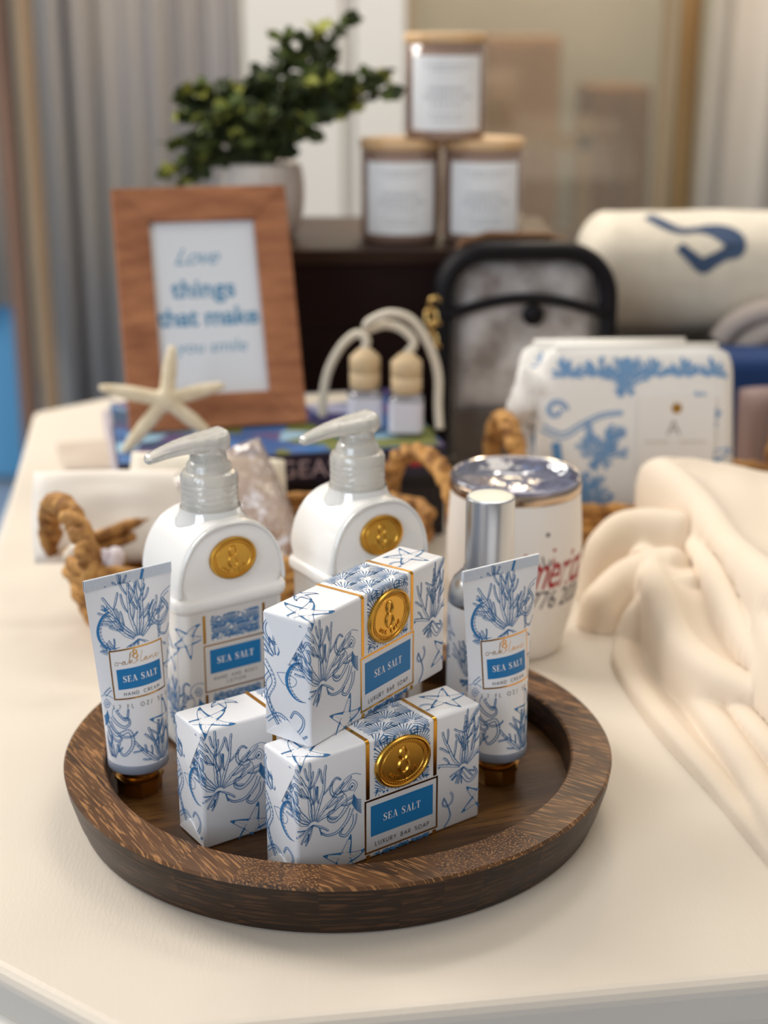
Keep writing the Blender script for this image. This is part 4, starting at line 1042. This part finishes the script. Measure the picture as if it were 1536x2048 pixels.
for i, tpt in enumerate(tips):
    tpt = Vector((tpt[0]*.86+.012, tpt[1], tpt[2]*.68))+Vector((rr.uniform(-.006,.006), rr.uniform(-.01,.01), 0)); tpt.z += .055
    b_ = Vector((rr.uniform(-.015,.015), rr.uniform(-.015,.015), .066)); md = b_*.45+tpt*.55+Vector((0,0,.018))
    P = smooth_path([tuple(b_), tuple(md), tuple(tpt)], 7)
    stems.tube(P, [.0013]*len(P), 5)
    for k in range(2, len(P)):
        for q in range(3):
            a = rr.uniform(0, 2*pi); dv = (Vector(P[k])-Vector(P[k-1])).normalized()*.5+Vector((cos(a), sin(a)*.8, rr.uniform(-.3,.6)))
            tipk = k/len(P)
            leaf(leaves, P[k], dv, rr.uniform(.012, .020), rr.choice((0, 0, 1, 1, 2) if tipk > .75 else (0, 0, 0, 1)))
stems.obj('stems', mat('olive_stem', lin(76,78,34), .6), pl)
o = leaves.obj('foliage', [mat('dark_leaf', lin(58,68,36), .75), mat('mid_leaf', lin(98,112,56), .75), mat('yellow_green_leaf', lin(156,158,70), .75)], pl)

# ------------------------------------------------------------------ clear bag with black trim
bag = thing('clear_bag', 'small clear plastic bag with black trim and gold zip clip', 'bag', (.0800, .600, .003), rot=(-.08, 0, .04))
BWd, BH, BT = .152, .206, .030
M_trim = mat('black_trim', lin(12,8,14), .5, spec=.25); 
def bag_outline(w, h, r, n=10, k=0):
    P = [(k, k)]; P += [(k, h-r)]+[(k+(r-k)-(r-k)*cos(pi/2*i/n), h-r+(r-k)*sin(pi/2*i/n)) for i in range(1, n+1)]
    P += [(w-r+(r-k)*sin(pi/2*i/n), h-r+(r-k)*cos(pi/2*i/n)) for i in range(0, n+1)]+[(w-k, k)]
    return P
P = bag_outline(BWd, BH, .042)
m_ = MB(); np_ = len(P)
m_.add([(x, 0, z) for x, z in P]+[(x, BT, z) for x, z in P], [tuple(range(np_)), tuple(range(2*np_-1, np_-1, -1))])
m_.obj('clear_panels', clear_mat('crinkled_clear_vinyl', (.92,.90,.88,1), gloss=.03, body=.05, rough=.22, bcol=lin(190,180,176), bump=.35, bscale=18), bag, smooth=False)
for y in (0, BT):
    m_ = MB(); m_.tube([(x, y, z) for x, z in P], .0085, 8, closed=True); m_.obj('binding', M_trim, bag)
m_ = MB(); V = []; F = []
for i, (x, z) in enumerate(P): V += [(x, 0, z), (x, BT, z)]
F = [(2*i, 2*i+1, 2*i+3, 2*i+2) for i in range(np_-1)]
m_.add(V, F); m_.obj('gusset', M_trim, bag, smooth=True)
m_ = MB(); m_.tube([(BWd*t, -.004, .148+.016*sin(pi*t)) for t in [i/20 for i in range(21)]], .0050, 8); m_.obj('zip', M_trim, bag)
m_ = MB(); m_.lathe([(.0001, 0), (.0098, 0), (.0102, .002), (.0090, .004), (.0001, .005)], 24); m_.obj('snap_button', M_trim, bag, loc=(.082, -.004, .149), rot=(pi/2, 0, 0))
pillow('reflection_pillow', .128, .140, .020, mat('painted_vinyl_reflections', lin(226,224,226), .5, col2=lin(140,130,126), nscale=26, mid=.52, soft=.12, bump=1, bscale=40), (.076, .015, .058), (0, 0, 0), parent=bag, wr=.006, seed=3)  # added pillow; its mottled greys stand in for reflections on the vinyl
m_ = MB(); m_.box((.012, .0015, .008), (.138, .0035, .060)); bevel(m_.obj('dark_stand_in', mat('crate_tone_brown', lin(60,46,40), .6), bag, smooth=False), .003)  # added sheet; its brown stands in for the dark crate seen through the bag
m_ = MB()
for i in range(5):
    m_.tube([(-.008-.003*(i % 2)+.0055*cos(t), -.004+.002*sin(t*(1 if i % 2 else -1)), .158-.0105*i+.0075*sin(t)) for t in [2*pi*k/16 for k in range(16)]], .0022, 6, closed=True)
m_.obj('gold_zip_chain', mat('pale_gold', lin(214,178,112), .25, metal=1), bag)
# the strap loop behind the top of the bag
m_ = MB(); m_.tube([(.012, .034, .190), (.02, .038, .212), (.045, .04, .2185), (.10, .04, .2175), (.13, .038, .205)], .004, 8)
m_.obj('tan_strap', mat('tan_strap_leather', lin(120,82,48), .5), bag)

# ------------------------------------------------------------------ toile pouches in the right basket
def pouch(label, w, h, loc, rot, card, seed):
    root = thing('toile_pouch', label, 'pouch', loc, rot=rot, group='toile pouches in the right basket')
    V = []; F = []; n = 20; T = .020
    def S(u, v, s_):
        e_ = max(0, (1-u**6)*(1-v**6))**.6
        x = u*w/2*(1+.035*(1-v)); z = (v+1)*h/2
        cr_ = .018
        if z > h-cr_:
            lim = w/2-cr_+sqrt(max(0, cr_**2-(z-h+cr_)**2)); x = max(-lim, min(lim, x))
        return (x, s_*(T/2*e_+.001)+.0012*noise.noise(Vector((u*2+seed, v*2, s_)))*e_, z)
    for s_ in (-1, 1):
        for i in range(n+1):
            for j in range(n+1): V.append(S(i/n*2-1, j/n*2-1, s_))
    N = (n+1)**2
    for k in range(2):
        for i in range(n):
            for j in range(n):
                q = (k*N+i*(n+1)+j, k*N+(i+1)*(n+1)+j, k*N+(i+1)*(n+1)+j+1, k*N+i*(n+1)+j+1); F.append(q if k == 0 else q[::-1])
    b_ = [i*(n+1) for i in range(n+1)]+[n*(n+1)+j for j in range(1, n+1)]+[i*(n+1)+n for i in range(n-1, -1, -1)]+[j for j in range(n-1, 0, -1)]
    for i in range(len(b_)): a1, a2 = b_[i], b_[(i+1) % len(b_)]; F.append((a2, a1, a1+N, a2+N))
    mb = MB(); mb.add(V, F, 0)
    def mp(x, z, off):
        u, v = x/(w*500), z/(h*500)-1; p = S(max(-1, min(1, u)), max(-1, min(1, v)), -1); return (p[0], p[1]-off*.001, p[2])
    A = Art(1.0); W2 = w*500; Hh = h*1000
    for (x, z, R_, sd) in ((-W2+30, 12, 44, 1), (W2-22, 20, 42, 2), (-W2+50, 60, 30, 3), (W2-30, 78, 34, 4), (-10, Hh-34, 26, 5), (W2-45, 8, 36, 8)):
        coral(A, x, z, R_, 7, 20, 160, sd+seed, 3.4, 1)
    starfish_print(A, W2-22, 60, 24, .4, 3); starfish_print(A, -W2+42, 30, 22, 1.4, 6)
    tentacle(A, [(-W2+4, 86), (-W2+20, 80), (-W2+34, 88), (-W2+50, 96), (-W2+66, 98)], 5, 2.5); tentacle(A, curl(-W2+14, 100, 8, 0, 1), 3, 1.5, 3)
    A.line(smooth_path([(-W2+14, 30), (-W2+18, 50), (-W2+15, 74)], 5), 7, m=1)
    for k_ in range(6): x = -W2+22+k_*(2*W2-40)/5; A.rect(x-8, Hh-22, x+8, Hh-12, 0, 3, 2) if False else coral(A, x, Hh-26, 15, 6, 10, 170, 40+k_, 2.0, 1, False)
    A.clip(lambda x, z: abs(x) < W2-3 and 3 < z < Hh-7)
    A.emit(mb, mp, .5, 1)
    mb.obj('pouch_body', [mat('white_canvas', lin(240,236,230), .75, bump=.3, bscale=300), mat('soft_blue_print', lin(118,158,200), .7), mat('mid_blue_toile', lin(96,146,194), .7)], root)
    z_ = MB(); z_.tube([(-w/2+.012, 0, h-.002), (w/2-.012, 0, h-.002)], .0034, 8); z_.obj('zip', mat('white_zip', lin(236,232,224), .5), root)
    if card:
        c_ = MB(); x0, x1, zz0, zz1 = .000, .063, .052, .111
        c_.box((x0, -T/2-.0025, zz0), (x1, -T/2-.0018, zz1), 0)
        q = lambda x, z, off: (x, -T/2-.0026-off, z)
        c_.add([q(.0315+.0042*cos(2*pi*i/16), .1015+.0042*sin(2*pi*i/16), .0002) for i in range(16)], [tuple(range(15, -1, -1))], 1)
        put_text(c_, 'A', .017, q, .0002, 2, cx=.0295, cy=.080)
        for a_, b2 in ((.006, .026), (.034, .056)):
            c_.box((a_, -T/2-.0028, .0735), (b2, -T/2-.0025, .0752), 3)
        c_.obj('card_tag', [mat('card_paper', lin(240,234,226), .5), M_gold, mat('card_grey', lin(170,162,156), .6), mat('card_beige', lin(214,204,190), .6)], root, smooth=False)
    return root
pouch('blue and white toile pouch with a square white card, in front of the other', .156, .152, (.2290, .4180, .0100), (-.14, 0, .03), True, 1)
pouch('plain edge of a second toile pouch peeking out behind the first at its left',   .150, .150, (.2130, .4560, .0080), (-.12, 0, .06), False, 5)
tag(pillow('tissue_wrap', .05, .05, .03, mat('white_tissue', lin(242,238,232), .8, bump=.8, bscale=60), (.146, .452, .092), (.3, .2, .3), n=10, wr=.006), 'crumpled white tissue beside the pouches, above the basket handle', 'tissue')

# ------------------------------------------------------------------ rolled blanket and dark cloths at the right
M_blank = mat('cream_knit', lin(222,212,194), .85, col2=lin(212,202,184), nscale=60, bump=.8, bscale=350, sheen=.2)
bl = thing('rolled_blanket', 'thick cream blanket with navy lettering rolled up at the right', 'blanket', (.232, .735, .097))
V = []; F = []; nx, nt = 60, 48
def blk(t, x):
    L = .30; u = min(1, max(0, x/L)); sc = (1-max(0, 1-u*11)**2.2*.45)
    a = t*2*pi
    ca, sa = cos(a), sin(a)
    ry, rz2 = .082*sc, .0610*sc
    e_ = 2.6
    y = ry*math.copysign(abs(ca)**(2/e_), ca); z = rz2*math.copysign(abs(sa)**(2/e_), sa)
    z += .004*noise.noise(Vector((x*14, y*16, z*16)))
    return (x+.004*noise.noise(Vector((y*20, z*20, 1))), y+.085, z+.062)
for i in range(nx+1):
    for j in range(nt): V.append(blk(j/nt, .30*(i/nx)**1.5))
for i in range(nx):
    for j in range(nt): F.append((i*nt+j, i*nt+(j+1) % nt, (i+1)*nt+(j+1) % nt, (i+1)*nt+j))
F.append(tuple(range(nt-1, -1, -1))); F.append(tuple(nx*nt+j for j in range(nt)))
mb = MB(); mb.add(V, F, 0)
def bmap(x, s_, off):   # x along the roll (mm), s_ = turn angle in degrees measured from the front
    p = Vector(blk(s_/360, x*.001)); p2 = Vector(blk(s_/360+.005, x*.001)); p3 = Vector(blk(s_/360, x*.001+.002))
    nrm = (p2-p).cross(p3-p); nrm.normalize()
    if nrm.z < 0: nrm = -nrm
    return tuple(p+nrm*off*.001)
A = Art(8)
A.line(smooth_path([(60, 104), (70, 116), (82, 126), (94, 129), (106, 127), (118, 127), (130, 131), (141, 141), (143, 151), (131, 156), (119, 162), (108, 167), (98, 160), (87, 149)], 6), [w_ for w_, _ in smooth_path([(13,0),(14,0),(11,0),(8,0),(8,0),(14,0),(20,0),(22,0),(18,0),(12,0),(12,0),(14,0),(13,0),(12,0)], 6)], m=1, step=2)
W_ = [8]*200
A.emit(mb, bmap, .8, 0)
mb.obj('blanket_roll', [M_blank, mat('navy_knit', lin(58,76,104), .85)], bl)
m_ = MB(); pts = smooth_path([(.128, -.004, .006), (.142, -.006, .024), (.168, -.006, .036), (.205, -.006, .038), (.24, -.004, .030)], 6)
m_.tube(pts, .011, 12); m_.tube([(p[0]+.02, p[1]+.004, p[2]-.018) for p in pts], .013, 12)
m_.obj('folded_edge', mat('greige_knit', lin(196,182,172), .85, bump=.6, bscale=350), bl)
o = MB(); o.box((.245, .745, 0), (.52, .90, .086)); tag(bevel(o.obj('folded_cloth', mat('charcoal_cloth', lin(40,38,50), .8), smooth=False), .014, 4), 'dark charcoal folded cloth under the cream blanket', 'cloth')
o = MB(); o.box((.30, .640, .0), (.50, .715, .104)); tag(bevel(o.obj('folded_cloth', mat('royal_blue_cloth', lin(20,56,110), .75), smooth=False), .012, 4), 'navy blue folded cloth right of the pouches', 'cloth')
tag(pillow('zip_case', .05, .095, .03, mat('mauve_case', lin(160,136,132), .6), (.370, .56, .0), (-.1, 0, .1), n=10), 'mauve grey case behind the right basket handle', 'case')
o = MB(); o.ball((.405, .54, .055), (.032, .03, .055), n=24, k=12); tag(o.obj('black_bottle', mat('black_glossy', lin(24,18,18), .3)), 'black rounded item at the right edge behind the basket', 'bottle')

# ------------------------------------------------------------------ cream garment: heaped folds
LAYERS = [   # fold edges: height, roll radius, path of the edge on the table plan (cloth lies to its right)
    (0.011, 0.01, [(0.2045, 0.2614), (0.1922, 0.2322), (0.1829, 0.1933), (0.1778, 0.1539), (0.1908, 0.0622), (0.2082, -0.0124), (0.2212, -0.0786), (0.2289, -0.1124)]),  # E
    (0.02, 0.012, [(0.2097, 0.2137), (0.2074, 0.1779), (0.2084, 0.1189), (0.2136, 0.0476), (0.2196, -0.0011), (0.2237, -0.0649), (0.2274, -0.1149)]),  # V1
    (0.027, 0.011, [(0.2212, 0.1485), (0.2262, 0.0863), (0.2293, 0.0447), (0.2373, -0.0071), (0.2484, -0.0528)]),  # V2b
    (0.034, 0.011, [(0.2264, 0.104), (0.2352, 0.0708), (0.2436, 0.0212), (0.2537, -0.0313)]),  # V2a
    (0.048, 0.014, [(0.2021, 0.2544), (0.2014, 0.2064), (0.2024, 0.1752), (0.2035, 0.1273), (0.2108, 0.0937), (0.2221, 0.07), (0.2351, 0.0541), (0.2476, 0.0388), (0.272, 0.017)]),  # V3
    (0.06, 0.011, [(0.2386, 0.3178), (0.2415, 0.2678), (0.2411, 0.2219), (0.2376, 0.1643), (0.239, 0.1165), (0.2418, 0.0699), (0.2454, 0.0356), (0.2543, -0.0219)]),  # V4
    (0.073, 0.01, [(0.2463, 0.3544), (0.2517, 0.3176), (0.2512, 0.2449), (0.2498, 0.1733), (0.2492, 0.1127), (0.248, 0.0502), (0.2548, -0.0161)]),  # V5c
    (0.090, 0.016, [(0.2180, 0.3683), (0.2280, 0.3397), (0.2448, 0.2849), (0.2494, 0.2002), (0.2482, 0.1045), (0.2517, 0.0696), (0.2625, -0.0037)]),  # V5
]
RIDGES = [
    (2.6, [(.189, .290, .056, .020), (.207, .294, .069, .024), (.238, .284, .070, .024)]),
    (2.4, [(.181, .238, .033, .019), (.198, .249, .046, .022), (.226, .246, .057, .024)]),
    (2, [(.196, .206, .030, .011), (.212, .214, .044, .012), (.234, .200, .054, .013)]),
]
import numpy as np
def garment():
    st_ = .0012; xs = np.arange(.156, .42, st_); ys = np.arange(-.15, .362, st_); X, Y = np.meshgrid(xs, ys, indexing='ij'); Z = np.zeros_like(X); DX = np.zeros_like(X); DY = np.zeros_like(X)
    FAR = .352-.02*np.sin(X*22)
    for k, (h, r, P) in enumerate(LAYERS):
        Q = smooth_path(P, 6); Q = [(Q[0][0]+.001, Q[0][1]+.3)]+Q+[(Q[-1][0]+.08, Q[-1][1]-.3)]
        best = np.full(X.shape, 9.); sg = np.zeros_like(X); gx = np.zeros_like(X); gy = np.zeros_like(X)
        for (ax, ay), (bx_, by_) in zip(Q, Q[1:]):
            dx, dy = bx_-ax, by_-ay; L2 = dx*dx+dy*dy+1e-12
            t = np.clip(((X-ax)*dx+(Y-ay)*dy)/L2, 0, 1); ex, ey = X-ax-t*dx, Y-ay-t*dy; dd = np.hypot(ex, ey)
            c_ = dx*ey-dy*ex; m = dd < best-1e-9; best = np.where(m, dd, best); sg = np.where(m, np.sign(c_), sg); gx = np.where(m, ex/(dd+1e-9), gx); gy = np.where(m, ey/(dd+1e-9), gy)
        d = best*sg                      # positive on the cloth side
        d = np.minimum(d, FAR-Y)
        hh = h*(1+.10*np.sin(Y*17+k))    # folds swell and sink along their length
        q = np.clip(d/r, 0, 1); e_ = np.sqrt(np.clip(1-(1-q)**2, 0, 1))
        dip = .0075*(1-np.exp(-np.clip(d-r, 0, 1)/.011))
        Zk = np.where(d > 0, (hh-dip)*e_, 0); win = (Zk > Z) & (best*sg <= FAR-Y)
        am = (.0075 if k > 3 else .0045)*np.sin(np.pi*np.clip(q, 0, 1))**.8
        DX = np.where(win, -gx*sg*am, DX); DY = np.where(win, -gy*sg*am, DY)
        Z = np.maximum(Z, Zk)
    for p, P in RIDGES:
        Q = smooth_path(P, 8)
        for (ax, ay, ah, aw), (bx_, by_, bh, bw) in zip(Q, Q[1:]):
            dx, dy = bx_-ax, by_-ay; L2 = dx*dx+dy*dy+1e-12
            t = np.clip(((X-ax)*dx+(Y-ay)*dy)/L2, 0, 1); dd = np.hypot(X-ax-t*dx, Y-ay-t*dy); w = aw+(bw-aw)*t; h = ah+(bh-ah)*t
            q = np.clip(1-(dd/w)**p, 0, 1); Zr = h*q**(1/p); DX = np.where(Zr > Z, 0, DX); DY = np.where(Zr > Z, 0, DY); Z = np.maximum(Z, Zr)
    Zs = Z
    for _ in range(2):
        Zp = np.pad(Zs, 1, mode='edge'); Zs = (Zp[1:-1, 1:-1]*4+Zp[:-2, 1:-1]+Zp[2:, 1:-1]+Zp[1:-1, :-2]+Zp[1:-1, 2:])/8
    for _ in range(6):
        for D_ in (DX, DY):
            Dp = np.pad(D_, 1, mode='edge'); D_[:] = (Dp[1:-1, 1:-1]*4+Dp[:-2, 1:-1]+Dp[2:, 1:-1]+Dp[1:-1, :-2]+Dp[1:-1, 2:])/8
    mask = Zs > .0002
    V = []; F = []; idx = -np.ones(X.shape, int)
    for i in range(X.shape[0]):
        for j in range(X.shape[1]):
            if mask[i, j]:
                idx[i, j] = len(V); z = Zs[i, j]; w_ = noise.noise(Vector((X[i, j]*30, Y[i, j]*12, 0)))*.0030*min(1, z/.02)
                V.append((X[i, j]+DX[i, j], Y[i, j]+DY[i, j], z+w_-.0016))
    for i in range(X.shape[0]-1):
        for j in range(X.shape[1]-1):
            q = (idx[i, j], idx[i+1, j], idx[i+1, j+1], idx[i, j+1])
            if min(q) >= 0: F.append(tuple(int(a) for a in q))
    return link('folded_garment', V, F, mat('cream_jersey', lin(226,209,188), .85, col2=lin(230,214,194), nscale=10, bump=.25, bscale=900, sheen=.2))
tag(garment(), 'soft cream garment heaped in loose folds at the right of the tray', 'garment')
